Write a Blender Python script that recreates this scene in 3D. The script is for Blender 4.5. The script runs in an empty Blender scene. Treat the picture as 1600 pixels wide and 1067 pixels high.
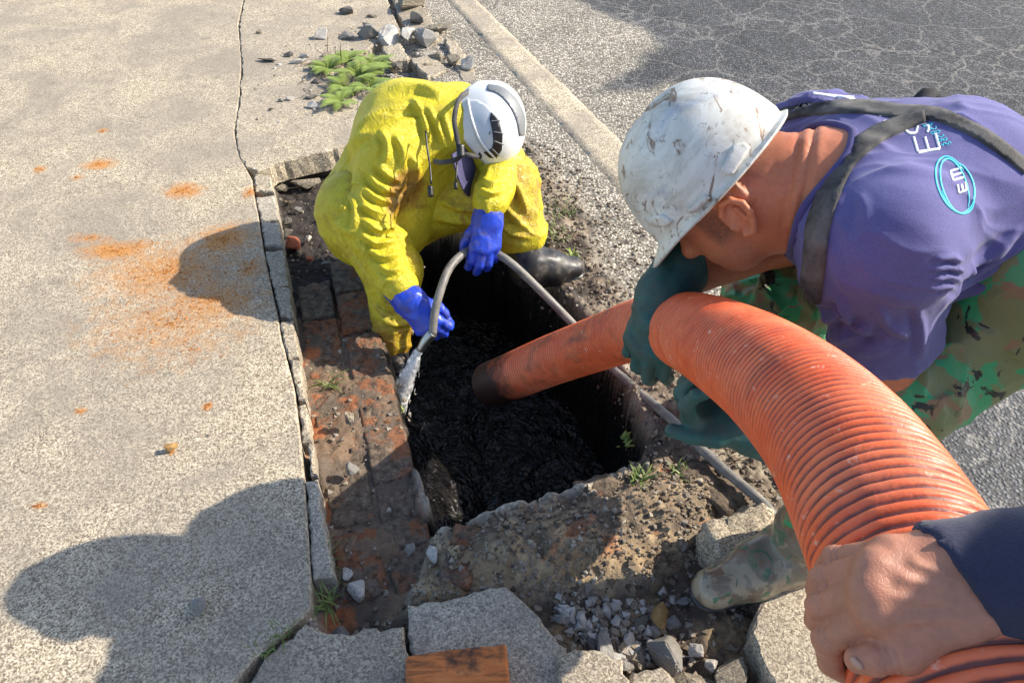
import bpy, bmesh, math, random
import numpy as np
from mathutils import Vector, Matrix
from mathutils.bvhtree import BVHTree
from mathutils.geometry import delaunay_2d_cdt

# ---------------------------------------------------------------- camera, sky, sun
SC = bpy.context.scene
COL = SC.collection
CAM_H, PITCH, FPX = 1.42, math.radians(43.0), 1130.0
cd = bpy.data.cameras.new('camera'); cam = bpy.data.objects.new('camera', cd); COL.objects.link(cam)
cam.location = (0, 0, CAM_H); cam.rotation_euler = (math.pi/2 - PITCH, 0, 0)
cd.sensor_fit = 'HORIZONTAL'; cd.sensor_width = 36.0; cd.lens = 36.0*FPX/1600.0
cd.clip_start = 0.02; cd.clip_end = 500.0
SC.camera = cam
SUN_TRAVEL = Vector((-1.0, -0.23, -0.72)).normalized()
SUN_EL = math.asin(-SUN_TRAVEL.z)
SUN_AZ = math.atan2(-SUN_TRAVEL.x, -SUN_TRAVEL.y)          # clockwise from +Y
w = bpy.data.worlds.new('World'); SC.world = w; w.use_nodes = True
wn = w.node_tree.nodes; wl = w.node_tree.links
sky = wn.new('ShaderNodeTexSky'); sky.sky_type = 'NISHITA'; sky.sun_disc = False
sky.sun_elevation = SUN_EL; sky.sun_rotation = SUN_AZ
wn['Background'].inputs['Strength'].default_value = 0.15
wl.new(sky.outputs[0], wn['Background'].inputs['Color'])
sd = bpy.data.lights.new('sun', 'SUN'); sd.energy = 4.6; sd.angle = math.radians(0.5); sd.color = (1.0, 0.91, 0.77)
so = bpy.data.objects.new('sun', sd); COL.objects.link(so)
so.rotation_euler = SUN_TRAVEL.to_track_quat('-Z', 'Y').to_euler(); so.location = (6, 2, 5)
SC.view_settings.view_transform = 'Standard'; SC.view_settings.look = 'None'
SC.view_settings.exposure = 0.86; SC.view_settings.gamma = 1.0
SC.view_settings.use_curve_mapping = False

# ---------------------------------------------------------------- pixels to places
FW = Vector((0, math.cos(PITCH), -math.sin(PITCH))); UPV = Vector((0, math.sin(PITCH), math.cos(PITCH))); RT = Vector((1, 0, 0))
CC = Vector((0, 0, CAM_H))
def ray(px, py): return FW + RT*((px-800)/FPX) - UPV*((py-533.5)/FPX)
def P(px, py, t): return CC + ray(px, py)*t
def G(px, py, z=0.0):
    d = ray(px, py); return CC + d*((z-CAM_H)/d.z)
def V(dx, dy, dz): return (RT*dx - UPV*dy + FW*dz).normalized()   # image right, image down, away
def A(v): return np.array(v, dtype=float)
def npr(n): return np.random.RandomState(n)

# ---------------------------------------------------------------- noise in numpy
def _h(ix, iy, iz, s):
    h = (ix*374761393 + iy*668265263 + iz*2147483647 + s*1274126177) & 0xffffffff
    h = ((h ^ (h >> 13))*1274126177) & 0xffffffff
    h = h ^ (h >> 16)
    return (h & 0xffff)/65535.0
def vnoise(p, s=0):
    p = np.asarray(p, float); i = np.floor(p).astype(np.int64); f = p - i; f = f*f*f*(f*(f*6-15)+10)
    r = 0
    for dx in (0, 1):
        wx = f[:, 0] if dx else 1-f[:, 0]
        for dy in (0, 1):
            wy = f[:, 1] if dy else 1-f[:, 1]
            for dz in (0, 1):
                wz = f[:, 2] if dz else 1-f[:, 2]
                r = r + wx*wy*wz*_h(i[:, 0]+dx, i[:, 1]+dy, i[:, 2]+dz, s)
    return r*2-1
def fbm(p, o=4, s=0, g=0.5):
    a, r, t = 1.0, 0, 0
    for k in range(o):
        r = r + a*vnoise(p*(2.03**k), s+k*17); t += a; a *= g
    return r/t
def ridged(p, s=0): return 1-np.abs(vnoise(p, s))*2
def cells(p, s=0):
    """nearest / second-nearest feature distance and a random value per cell (2-D)"""
    i = np.floor(p[:, :2]).astype(np.int64); z0 = np.zeros(len(p), np.int64)
    d1 = np.full(len(p), 9.0); d2 = d1.copy(); rv = np.zeros(len(p))
    for dx in (-1, 0, 1):
        for dy in (-1, 0, 1):
            cx, cy = i[:, 0]+dx, i[:, 1]+dy
            fx = cx+_h(cx, cy, z0, s); fy = cy+_h(cx, cy, z0+1, s)
            d = np.hypot(p[:, 0]-fx, p[:, 1]-fy); v = _h(cx, cy, z0+2, s)
            n = d < d1
            d2 = np.where(n, d1, np.minimum(d2, d)); rv = np.where(n, v, rv); d1 = np.where(n, d, d1)
    return d1, d2, rv
def sstep(a, b, x): t = np.clip((x-a)/(b-a), 0, 1); return t*t*(3-2*t)
def sdpoly(x, y, poly):
    """signed distance to a polygon, negative inside"""
    d = np.full(x.shape, 1e9); ins = np.zeros(x.shape, bool); n = len(poly)
    for k in range(n):
        ax, ay = poly[k][:2]; bx, by = poly[(k+1) % n][:2]
        ex, ey = bx-ax, by-ay; wx, wy = x-ax, y-ay
        t = np.clip((wx*ex+wy*ey)/(ex*ex+ey*ey+1e-12), 0, 1)
        d = np.minimum(d, (wx-ex*t)**2+(wy-ey*t)**2)
        c = ((ay > y) != (by > y)) & (x < (bx-ax)*(y-ay)/((by-ay) if by != ay else 1e-12)+ax)
        ins ^= c
    d = np.sqrt(d); return np.where(ins, -d, d)

# ---------------------------------------------------------------- objects
ORG = {}
def T(o, label, cat, group=None):
    o['label'] = label; o['category'] = cat
    if group: o['group'] = group
    return o
def link(o, parent=None):
    COL.objects.link(o)
    if parent is not None: o.parent = parent
    return o
def empty(name, loc):
    o = bpy.data.objects.new(name, None); o.location = Vector(loc); o.empty_display_size = 0.1
    COL.objects.link(o); ORG[o.name] = Vector(loc); return o
def mesh_obj(name, v, f, mat=None, parent=None, smooth=True, base=None, attrs=None):
    """world-space verts -> one mesh object; a top-level one gets its origin at its base"""
    v = np.asarray(v, float).reshape(-1, 3)
    if parent is not None: org = ORG[parent.name]
    elif base is not None: org = Vector(base)
    else: org = Vector(((v[:, 0].min()+v[:, 0].max())/2, (v[:, 1].min()+v[:, 1].max())/2, v[:, 2].min()))
    me = bpy.data.meshes.new(name); me.from_pydata((v-A(org)).tolist(), [], [list(map(int, q)) for q in f])
    me.validate(); me.update()
    if smooth: me.polygons.foreach_set('use_smooth', np.ones(len(me.polygons), bool))
    if attrs:
        for k, arr in attrs.items():
            if arr.ndim == 1:
                a = me.attributes.new(k, 'FLOAT', 'POINT'); a.data.foreach_set('value', arr.astype(np.float32))
            else:
                a = me.attributes.new(k, 'FLOAT_COLOR', 'POINT')
                c = np.ones((len(arr), 4), np.float32); c[:, :3] = arr; a.data.foreach_set('color', c.ravel())
    if mat is not None:
        for m in (mat if isinstance(mat, (list, tuple)) else [mat]): me.materials.append(m)
    o = bpy.data.objects.new(name, me)
    if parent is None: o.location = org
    link(o, parent); ORG[o.name] = org
    return o
def bm_obj(name, bm, mat=None, parent=None, smooth=True, base=None):
    bm.verts.index_update()
    v = [tuple(x.co) for x in bm.verts]; f = [[x.index for x in q.verts] for q in bm.faces]; bm.free()
    return mesh_obj(name, v, f, mat, parent, smooth, base)
def auto_smooth(o, deg=35):
    me = o.data; bm = bmesh.new(); bm.from_mesh(me)
    for e in bm.edges:
        if len(e.link_faces) == 2 and e.calc_face_angle(0) > math.radians(deg): e.smooth = False
    bm.to_mesh(me); bm.free(); return o
def bvh_of(o):
    me = o.data; off = ORG[o.name]
    return BVHTree.FromPolygons([v.co+off for v in me.vertices], [p.vertices[:] for p in me.polygons])

# ---------------------------------------------------------------- implicit bodies
def unit(v): v = A(v); return v/np.linalg.norm(v)
def rc(a, b, r1, r2, k=0.02, sq=None): return ('rc', A(a), A(b), r1, r2, k, sq)     # sq=(axis, factor>1 -> thinner along axis)
def el(c, axes, rad, k=0.02): return ('el', A(c), np.array([unit(x) for x in axes]), A(rad), k)
def prim_eval(p, X):
    if p[0] == 'rc':
        _, a, b, r1, r2, k, sq = p
        Y = X-a; ba = b-a
        if sq is not None:
            n = unit(sq[0]); s = sq[1]-1
            Y = Y+(Y@n)[:, None]*n*s; ba = ba+(ba@n)*n*s
        L = ba@ba+1e-12; t = np.clip((Y@ba)/L, 0, 1)
        return np.linalg.norm(Y-t[:, None]*ba, axis=1)-(r1+(r2-r1)*t)
    _, c, R, rad, k = p
    q = (X-c)@R.T
    k0 = np.linalg.norm(q/rad, axis=1); k1 = np.linalg.norm(q/(rad*rad), axis=1)+1e-9
    return k0*(k0-1)/k1
def prim_box(p):
    if p[0] == 'rc':
        r = max(p[3], p[4]); return np.minimum(p[1], p[2])-r, np.maximum(p[1], p[2])+r
    e = np.sqrt(((p[2].T*p[3])**2).sum(1)); return p[1]-e, p[1]+e
def smin(a, b, k):
    if k <= 0: return np.minimum(a, b)
    h = np.maximum(k-np.abs(a-b), 0)/k; return np.minimum(a, b)-h*h*k*0.25
def surface(prims, h, sub=(), planes=(), fn=None, inflate=0.0, pad=0.02, smooth_it=1):
    """smooth union of prims, minus sub, cut by half spaces (point, outward normal, k) -> verts, quads"""
    bx = [prim_box(p) for p in prims]
    lo = np.min([b[0] for b in bx], 0)-pad-inflate-2*h; hi = np.max([b[1] for b in bx], 0)+pad+inflate+2*h
    n = np.ceil((hi-lo)/h).astype(int)+1
    D = np.full(n, 0.08)
    ax = [lo[i]+h*np.arange(n[i]) for i in range(3)]
    def apply(p, op, box):
        k = p[5] if p[0] == 'rc' else p[4]
        i0 = np.maximum(((box[0]-lo-k-pad-inflate)/h).astype(int), 0); i1 = np.minimum(((box[1]-lo+k+pad+inflate)/h).astype(int)+2, n)
        if np.any(i1 <= i0): return
        g = np.stack(np.meshgrid(*[ax[i][i0[i]:i1[i]] for i in range(3)], indexing='ij'), -1)
        d = prim_eval(p, g.reshape(-1, 3)).reshape(g.shape[:3])-inflate*(op > 0)
        s = tuple(slice(i0[i], i1[i]) for i in range(3))
        D[s] = smin(D[s], d, k) if op > 0 else -smin(-D[s], d, k)
    for p, b in zip(prims, bx): apply(p, 1, b)
    for p in sub: apply(p, -1, prim_box(p))
    if planes or fn:
        g = np.stack(np.meshgrid(*ax, indexing='ij'), -1).reshape(-1, 3)
        Df = D.reshape(-1)
        for pt, nn, k in planes:
            Df[:] = -smin(-Df, -((g-A(pt))@unit(nn)), k)
        if fn: Df[:] = fn(g, Df)
        D = Df.reshape(n)
    ins = D < 0
    c = [ins[:-1, :-1, :-1], ins[1:, :-1, :-1], ins[:-1, 1:, :-1], ins[1:, 1:, :-1], ins[:-1, :-1, 1:], ins[1:, :-1, 1:], ins[:-1, 1:, 1:], ins[1:, 1:, 1:]]
    sm = sum(x.astype(np.int8) for x in c); act = (sm > 0) & (sm < 8)
    I = np.argwhere(act); idx = -np.ones(act.shape, int); idx[act] = np.arange(len(I))
    off = np.array([[0, 0, 0], [1, 0, 0], [0, 1, 0], [1, 1, 0], [0, 0, 1], [1, 0, 1], [0, 1, 1], [1, 1, 1]])
    cv = np.stack([D[I[:, 0]+o[0], I[:, 1]+o[1], I[:, 2]+o[2]] for o in off], 1)
    acc = np.zeros((len(I), 3)); cnt = np.zeros(len(I))
    for a, b in [(0, 1), (2, 3), (4, 5), (6, 7), (0, 2), (1, 3), (4, 6), (5, 7), (0, 4), (1, 5), (2, 6), (3, 7)]:
        m = (cv[:, a] < 0) != (cv[:, b] < 0)
        t = np.where(m, cv[:, a]/np.where(m, cv[:, a]-cv[:, b], 1), 0)
        acc += np.where(m[:, None], off[a]+t[:, None]*(off[b]-off[a]), 0); cnt += m
    v = lo+h*(I+acc/cnt[:, None])
    F = []
    for axn in range(3):
        s0 = [slice(None)]*3; s1 = [slice(None)]*3; s0[axn] = slice(0, -1); s1[axn] = slice(1, None)
        e = ins[tuple(s0)] != ins[tuple(s1)]
        E = np.argwhere(e); b, cx = (axn+1) % 3, (axn+2) % 3
        ok = (E[:, b] > 0) & (E[:, cx] > 0) & (E[:, b] < n[b]-1) & (E[:, cx] < n[cx]-1); E = E[ok]
        fl = ins[tuple(s0)][E[:, 0], E[:, 1], E[:, 2]]
        def at(db, dc):
            q = E.copy(); q[:, b] += db; q[:, cx] += dc; return idx[q[:, 0], q[:, 1], q[:, 2]]
        q = np.stack([at(-1, -1), at(0, -1), at(0, 0), at(-1, 0)], 1)
        q[~fl] = q[~fl][:, ::-1]; F.append(q)
    F = np.concatenate(F); F = F[(F >= 0).all(1)]
    for _ in range(smooth_it): v = laplace(v, F, 0.5)
    return v, F
def laplace(v, F, a):
    s = np.zeros_like(v); c = np.zeros(len(v))
    for i in range(4):
        for j in ((i+1) % 4, (i-1) % 4):
            np.add.at(s, F[:, i], v[F[:, j]]); np.add.at(c, F[:, i], 1)
    return v+(s/np.maximum(c, 1)[:, None]-v)*a
def vnormals(v, F):
    fn_ = np.cross(v[F[:, 2]]-v[F[:, 0]], v[F[:, 3]]-v[F[:, 1]]); n = np.zeros_like(v)
    for i in range(4): np.add.at(n, F[:, i], fn_)
    return n/(np.linalg.norm(n, axis=1)[:, None]+1e-12)
def limb_coords(v, segs):
    """nearest bone: distance along it and unit direction round it"""
    best = np.full(len(v), 9.0); u = np.zeros(len(v)); rad = np.zeros_like(v); which = np.zeros(len(v), int); u0 = 0
    for si, (a, b, r) in enumerate(segs):
        a, b = A(a), A(b); ba = b-a; L = np.linalg.norm(ba); t = np.clip(((v-a)@ba)/(L*L), -.2, 1.2)
        q = v-a-t[:, None]*ba; d = np.linalg.norm(q, axis=1)-r
        m = d < best; best[m] = d[m]; u[m] = u0+t[m]*L; rad[m] = q[m]/(np.linalg.norm(q[m], axis=1)[:, None]+1e-9); which[m] = si; u0 += L+3.7
    return u, rad, which
def subdiv(v, F):
    """linear split of every quad in four"""
    nv = len(v); e = np.concatenate([np.sort(F[:, [i, (i+1) % 4]], 1) for i in range(4)])
    key = e[:, 0].astype(np.int64)*nv+e[:, 1]; uq, inv = np.unique(key, return_inverse=True)
    ev = (v[uq//nv]+v[uq % nv])/2; n = len(F); em = inv.reshape(4, n).T+nv
    fc = v[F].mean(1); fi = nv+len(ev)+np.arange(n)
    Q = np.concatenate([np.stack([F[:, i], em[:, i], fi, em[:, (i-1) % 4]], 1) for i in range(4)])
    return laplace(np.concatenate([v, ev, fc]), Q, .35), Q

# ---------------------------------------------------------------- materials
def nmat(name):
    m = bpy.data.materials.new(name); m.use_nodes = True; nt = m.node_tree
    return m, nt, nt.nodes['Principled BSDF']
class N:
    """small node-building helper"""
    def __init__(s, nt): s.nt = nt
    def n(s, t, **k):
        x = s.nt.nodes.new(t)
        for a, b in k.items(): setattr(x, a, b)
        return x
    def set(s, x, i, val):
        if hasattr(val, 'is_linked') or hasattr(val, 'links'): s.nt.links.new(val, x.inputs[i])
        elif val is not None: x.inputs[i].default_value = val
    def coord(s, kind='Object'): return s.n('ShaderNodeTexCoord').outputs[kind]
    def pos(s): return s.n('ShaderNodeNewGeometry').outputs['Position']
    def mapping(s, v, scale=(1, 1, 1), rot=(0, 0, 0), loc=(0, 0, 0)):
        x = s.n('ShaderNodeMapping'); s.set(x, 0, v); x.inputs['Scale'].default_value = scale; x.inputs['Rotation'].default_value = rot; x.inputs['Location'].default_value = loc
        return x.outputs[0]
    def noise(s, v, scale, detail=4, rough=0.55, dist=0.0, out=0):
        x = s.n('ShaderNodeTexNoise'); s.set(x, 'Vector', v); s.set(x, 'Scale', scale); s.set(x, 'Detail', detail); s.set(x, 'Roughness', rough); s.set(x, 'Distortion', dist)
        return x.outputs[out]
    def vor(s, v, scale, feature='F1', out='Distance', rand=1.0):
        x = s.n('ShaderNodeTexVoronoi'); x.feature = feature; s.set(x, 'Vector', v); s.set(x, 'Scale', scale); s.set(x, 'Randomness', rand)
        return x.outputs[out]
    def ramp(s, f, stops, interp='LINEAR'):
        x = s.n('ShaderNodeValToRGB'); s.set(x, 0, f); cr = x.color_ramp; cr.interpolation = interp
        while len(cr.elements) < len(stops): cr.elements.new(0.5)
        for e, (p, c) in zip(cr.elements, stops):
            e.position = p; e.color = (c, c, c, 1) if not hasattr(c, '__len__') else (*c, 1)
        return x.outputs[0]
    def mix(s, f, a, b, mode='MIX'):
        x = s.n('ShaderNodeMix', data_type='RGBA', blend_type=mode); s.set(x, 0, f)
        for i, c in ((6, a), (7, b)): s.set(x, i, (*c, 1) if isinstance(c, tuple) else c)
        return x.outputs[2]
    def math(s, op, a, b=None, clamp=False):
        x = s.n('ShaderNodeMath', operation=op, use_clamp=clamp); s.set(x, 0, a)
        if b is not None: s.set(x, 1, b)
        return x.outputs[0]
    def attr(s, name, out='Color'):
        x = s.n('ShaderNodeAttribute'); x.attribute_name = name; return x.outputs[out]
    def bump(s, h, strength=0.5, dist=0.01, normal=None):
        x = s.n('ShaderNodeBump'); s.set(x, 'Height', h); s.set(x, 'Strength', strength); s.set(x, 'Distance', dist)
        if normal is not None: s.set(x, 'Normal', normal)
        return x.outputs[0]
def plain(name, col, rough=0.6, metal=0.0, var=0.15, scale=40, bump=0.15, bdist=0.002, dirt=None, dscale=9, dlo=.55, dhi=.75, coat=0.0, spec=0.5, sheen=0):
    m, nt, b = nmat(name); k = N(nt); v = k.coord()
    n1 = k.noise(v, scale, 5); c = k.mix(k.ramp(n1, [(.3, 0.0), (.7, 1.0)]), tuple(x*(1-var) for x in col), tuple(min(1, x*(1+var)) for x in col))
    if dirt: 
        dm = k.ramp(k.noise(v, dscale, 7, .65, .4), [(dlo, 0.0), (dhi, 1.0)]); c = k.mix(dm, c, dirt)
        k.set(b, 'Roughness', k.math('ADD', k.math('MULTIPLY', dm, 0.3), rough, True))
    else: b.inputs['Roughness'].default_value = rough
    k.set(b, 'Base Color', c); b.inputs['Metallic'].default_value = metal; b.inputs['Specular IOR Level'].default_value = spec
    b.inputs['Coat Weight'].default_value = coat
    if sheen: b.inputs['Sheen Weight'].default_value = sheen
    if bump: k.set(b, 'Normal', k.bump(k.noise(v, scale*3, 4), bump, bdist))
    return m
# ---------------------------------------------------------------- surface materials
SAND = [(155, 257, 30, 10, 1.0), (62, 265, 12, 6, .9), (287, 298, 36, 15, 1.0), (120, 277, 14, 6, .6), (180, 392, 62, 17, 1.1), (215, 385, 30, 12, .8), (262, 425, 130, 62, .75),
        (335, 470, 90, 48, .75), (350, 375, 55, 30, .95), (265, 505, 150, 80, .5), (160, 205, 10, 5, .8), (125, 642, 13, 7, .9), (324, 635, 10, 8, 1.0), (268, 706, 9, 5, .8), (390, 300, 14, 10, .9), (140, 372, 40, 10, .6), (60, 790, 22, 8, .4), (300, 545, 60, 30, .3), (390, 420, 30, 26, .7)]
def concrete_mat(name, stain=False, tone=1.0, cool=0.0):
    m, nt, b = nmat(name); k = N(nt); p = k.pos()
    n2 = k.noise(p, 420, 2, .6)
    def cellv(sc):
        s_ = k.n('ShaderNodeSeparateColor'); k.set(s_, 0, k.vor(p, sc, out='Color')); return s_.outputs[0]
    n1 = k.math('ADD', k.math('MULTIPLY', k.math('ADD', cellv(360), cellv(220)), .24), k.math('MULTIPLY', k.noise(p, 185, 3, .65), .52)); n3 = k.noise(p, 2.6, 6, .68, .6); n4 = k.noise(p, 11, 6, .7, .4)
    gr = k.math('ADD', k.math('MULTIPLY', n1, .74), k.math('MULTIPLY', n2, .26))
    c = k.ramp(gr, [(.36, tuple(x*tone for x in (.11, .088, .066))), (.45, tuple(x*tone for x in (.28, .228, .165))), (.53, tuple(x*tone for x in (.48, .405, .295))), (.65, tuple(x*tone for x in (.72, .635, .48)))])
    if cool: c = k.mix(cool, c, (.38*tone, .39*tone, .40*tone))
    c = k.mix(k.ramp(n3, [(.38, .68), (.60, 0.0)]), c, (.25*tone, .215*tone, .175*tone))
    c = k.mix(k.ramp(n4, [(.54, 0.0), (.72, .5)]), c, (.15, .125, .098))
    sp = k.vor(p, 60); c = k.mix(k.ramp(sp, [(.06, .7), (.13, 0.0)]), c, (.09, .08, .075))
    if stain:
        tot = None
        for (px, py, rx, ry, s) in SAND:
            c0 = G(px, py); sx = (G(px+rx, py)-c0).length; sy = abs(G(px, py+ry).y-c0.y)
            x = k.n('ShaderNodeVectorMath', operation='SUBTRACT'); k.set(x, 0, p); x.inputs[1].default_value = (c0.x, c0.y, 0)
            y = k.n('ShaderNodeVectorMath', operation='MULTIPLY'); k.set(y, 0, x.outputs[0]); y.inputs[1].default_value = (1/sx, 1/sy, 0)
            l = k.n('ShaderNodeVectorMath', operation='LENGTH'); k.set(l, 0, y.outputs[0])
            f = k.math('MULTIPLY', k.math('SUBTRACT', 1.25, l.outputs['Value'], True), s)
            tot = f if tot is None else k.math('MAXIMUM', tot, f)
        f = k.math('ADD', k.math('MULTIPLY', tot, 1.05), k.math('MULTIPLY', k.math('SUBTRACT', k.noise(p, 26, 6, .7), .5), 1.9))
        f = k.math('MULTIPLY', k.ramp(f, [(.12, 0.0), (1.15, .93)]), k.ramp(tot, [(0.0, 0.0), (.12, 1.0)]))
        oc = k.mix(k.ramp(k.noise(p, 150, 3), [(.35, 0.0), (.65, 1.0)]), (.36, .135, .028), (.60, .30, .085))
        c = k.mix(k.math('MULTIPLY', f, .92), c, oc)
    k.set(b, 'Base Color', c); b.inputs['Roughness'].default_value = .93; b.inputs['Specular IOR Level'].default_value = .25
    hgt = k.math('ADD', k.math('MULTIPLY', gr, 1.0), k.math('MULTIPLY', k.noise(p, 500, 2), .3))
    k.set(b, 'Normal', k.bump(hgt, .55, .006))
    return m
M_PAVE = concrete_mat('pavement_concrete', True)
M_CONC = concrete_mat('slab_concrete', tone=.95)
M_CONCG = concrete_mat('grey_concrete', tone=1.0, cool=.2)
def ground_mat():
    m, nt, b = nmat('ground_mix'); k = N(nt); p = k.pos()
    col = k.attr('col'); wet = k.attr('wet', 'Fac'); asp = k.attr('asphalt', 'Fac'); dk = k.attr('dark', 'Fac')
    # asphalt: pale stones in a darker binder
    r1 = k.vor(p, 95, out='Color'); d1 = k.vor(p, 95)
    g1 = k.ramp(k.n('ShaderNodeSeparateColor').outputs[0], [(0, 0), (1, 1)])
    sepn = k.n('ShaderNodeSeparateColor'); k.set(sepn, 0, r1)
    st = k.ramp(sepn.outputs[0], [(0, .55), (.5, .95), (.8, 1.25), (1, 1.75)])
    gap = k.ramp(d1, [(.25, 1.0), (.62, .38)])
    spk = k.math('MULTIPLY', st, gap)
    big = k.ramp(k.noise(p, 2.2, 6, .65), [(.3, .75), (.7, 1.25)])
    dirt_n = k.math('ADD', k.math('MULTIPLY', k.noise(p, 120, 4, .65), 1.1), .45)
    sp = k.n('ShaderNodeMix', data_type='FLOAT'); k.set(sp, 0, asp); k.set(sp, 2, dirt_n); k.set(sp, 3, k.math('MULTIPLY', spk, big))
    c = k.mix(1.0, col, k.n('ShaderNodeCombineColor').outputs[0], 'MULTIPLY')
    cmb = k.n('ShaderNodeCombineColor')
    for i in range(3): k.set(cmb, i, sp.outputs[0])
    c = k.mix(1.0, col, cmb.outputs[0], 'MULTIPLY')
    # pale dust caught in the cracks of the old dark asphalt
    pw = k.n('ShaderNodeVectorMath', operation='ADD'); k.set(pw, 0, p)
    nz = k.n('ShaderNodeVectorMath', operation='SCALE'); k.set(nz, 0, k.noise(p, 7, 4, .6, out=1)); nz.inputs['Scale'].default_value = .13
    k.set(pw, 1, nz.outputs[0])
    e1 = k.ramp(k.vor(pw.outputs[0], 6.5, 'DISTANCE_TO_EDGE'), [(.0, 1.0), (.04, 0.0)])
    e2 = k.ramp(k.vor(pw.outputs[0], 2.6, 'DISTANCE_TO_EDGE'), [(.0, 1.0), (.016, 0.0)])
    cr = k.math('MAXIMUM', k.math('MULTIPLY', e1, k.ramp(k.noise(p, 1.3, 3), [(.42, 0.0), (.6, 1.0)])), e2)
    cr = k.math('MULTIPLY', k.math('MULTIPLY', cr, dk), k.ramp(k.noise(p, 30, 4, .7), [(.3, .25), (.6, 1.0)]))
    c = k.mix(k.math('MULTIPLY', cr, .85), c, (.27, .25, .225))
    k.set(b, 'Base Color', c)
    ro = k.n('ShaderNodeMix', data_type='FLOAT'); k.set(ro, 0, wet); ro.inputs[2].default_value = .92; k.set(ro, 3, k.ramp(k.noise(p, 90, 3), [(.4, .18), (.65, .6)]))
    k.set(b, 'Roughness', ro.outputs[0]); b.inputs['Specular IOR Level'].default_value = .4
    hh = k.math('ADD', k.math('MULTIPLY', k.math('MULTIPLY', k.ramp(d1, [(0, 1.0), (.6, 0.0)]), asp), 1.0), k.math('MULTIPLY', k.noise(p, 160, 4, .65), .8))
    k.set(b, 'Normal', k.bump(hh, .75, .006))
    return m
M_GROUND = ground_mat()

# ---------------------------------------------------------------- the ground: one sheet to the horizon, with the pit in it
PXP = lambda pts, z=0.0: [(G(a, b, z).x, G(a, b, z).y) for a, b in pts]
PIT = PXP([(575, 440), (600, 530), (640, 690), (676, 836), (760, 812), (830, 792), (905, 770), (965, 748), (1003, 728), (1012, 690), (985, 620), (950, 560), (905, 500), (862, 452), (820, 408), (788, 372), (700, 358), (620, 352), (578, 392)], -.06)
LEDGE = PXP([(418, 264), (470, 244), (560, 230), (660, 300), (660, 360), (640, 690), (676, 836), (640, 940), (600, 1000), (505, 1000), (486, 950), (470, 700), (444, 500)], -.03)
NEARW = PXP([(670, 832), (760, 806), (905, 764), (1003, 722), (1085, 712), (1135, 740), (1160, 790), (1085, 850), (1010, 905), (900, 925), (800, 925), (690, 945), (630, 950)], -.03)
RUBN = PXP([(500, 985), (640, 930), (800, 915), (1000, 880), (1090, 820), (1200, 900), (1190, 1000), (1240, 1120), (480, 1120)], -.03)
DIRT_R = PXP([(740, 180), (830, 225), (900, 300), (935, 400), (1000, 480), (1080, 560), (1190, 650), (1260, 770), (1180, 840), (1000, 760), (900, 500), (780, 360), (700, 250)], 0)
SLABLO = PXP([(-2000, 3000), (380, 3000), (380, 1060), (470, 960), (470, 700), (440, 520), (412, 360), (400, 262), (520, 235), (700, 190), (640, 60), (590, -80), (300, -160), (-3000, -160)], 0)
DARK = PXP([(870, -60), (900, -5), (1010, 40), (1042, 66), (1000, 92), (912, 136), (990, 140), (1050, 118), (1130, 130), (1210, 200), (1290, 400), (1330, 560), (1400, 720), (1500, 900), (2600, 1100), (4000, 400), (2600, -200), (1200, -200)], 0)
def ground_z(x, y, detail=True):
    p = np.stack([x, y, np.zeros_like(x)], 1)
    w1 = fbm(p*6, 3, 3); w2 = fbm(p*22, 4, 9)
    z = np.full(x.shape, -.022)+.004*fbm(p*2.0, 2, 5)
    dR = sdpoly(x, y, DIRT_R)+.05*w1
    kd = sstep(.05, -.05, dR)
    peb = cells(p*48+.4*np.stack([w2, w1, w1], 1), 4); pebh = np.clip(.55-peb[0], 0, 1)*(peb[2] > .35)
    peb2 = cells(p*110, 8); pebh2 = np.clip(.55-peb2[0], 0, 1)
    rough = .020*w1+.014*w2+.014*pebh+.006*pebh2
    z = z+kd*(rough+.004)
    dL = sdpoly(x, y, LEDGE)+.012*w2; kl = sstep(.02, -.02, dL)
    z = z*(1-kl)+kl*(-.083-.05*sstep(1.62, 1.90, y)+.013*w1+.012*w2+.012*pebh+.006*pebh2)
    dN = sdpoly(x, y, RUBN)+.02*w2; kr = sstep(.03, -.03, dN)
    z = z*(1-kr)+kr*(-.085+rough*1.0)
    dW = sdpoly(x, y, NEARW)+.012*w2; kw = sstep(.015, -.03, dW)
    mound = -.040+.030*sstep(.0, -.10, dW)+.016*w1+.018*w2+.012*pebh+.007*pebh2
    z = z*(1-kw)+kw*mound
    dS = sdpoly(x, y, SLABLO); ks = sstep(.03, -.02, dS); z = z*(1-ks)+ks*np.minimum(z, -.05)
    dP = sdpoly(x, y, PIT)+.016*w2+.012*w1
    kp = sstep(.004, -.055, dP); z = z*(1-kp)+kp*(-.62)
    return z, dict(dirt=kd, ledge=kl*(1-kp), rub=kr*(1-kw), near=kw*(1-kp), pit=sstep(.03, -.03, dP), w1=w1, w2=w2, slab=ks, dP=dP, pebr=peb[2], pebh=pebh)
def axis(lo, hi, step, outs):
    a = list(np.arange(lo, hi, step))
    for end, st, gr in outs[0]:
        s = st
        while a[0] > end: a.insert(0, a[0]-s); s *= gr
    for end, st, gr in outs[1]:
        s = st
        while a[-1] < end: a.append(a[-1]+s); s *= gr
    return np.array(a)
xs = axis(-1.15, 1.05, .0065, ([(-90, .02, 1.12)], [(3.2, .02, 1.0), (90, .03, 1.15)]))
ys = axis(.42, 2.7, .0065, ([(-60, .03, 1.15)], [(5.2, .025, 1.0), (120, .04, 1.15)]))
X, Y = np.meshgrid(xs, ys, indexing='ij'); gx, gy = X.ravel(), Y.ravel()
gz, zn = ground_z(gx, gy)
def lerp(a, b, t): return a*(1-t[:, None])+np.asarray(b)*t[:, None]
p3 = np.stack([gx, gy, gz], 1)
dk = sstep(.05, -.05, sdpoly(gx, gy, DARK)+.05*zn['w1'])
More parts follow.
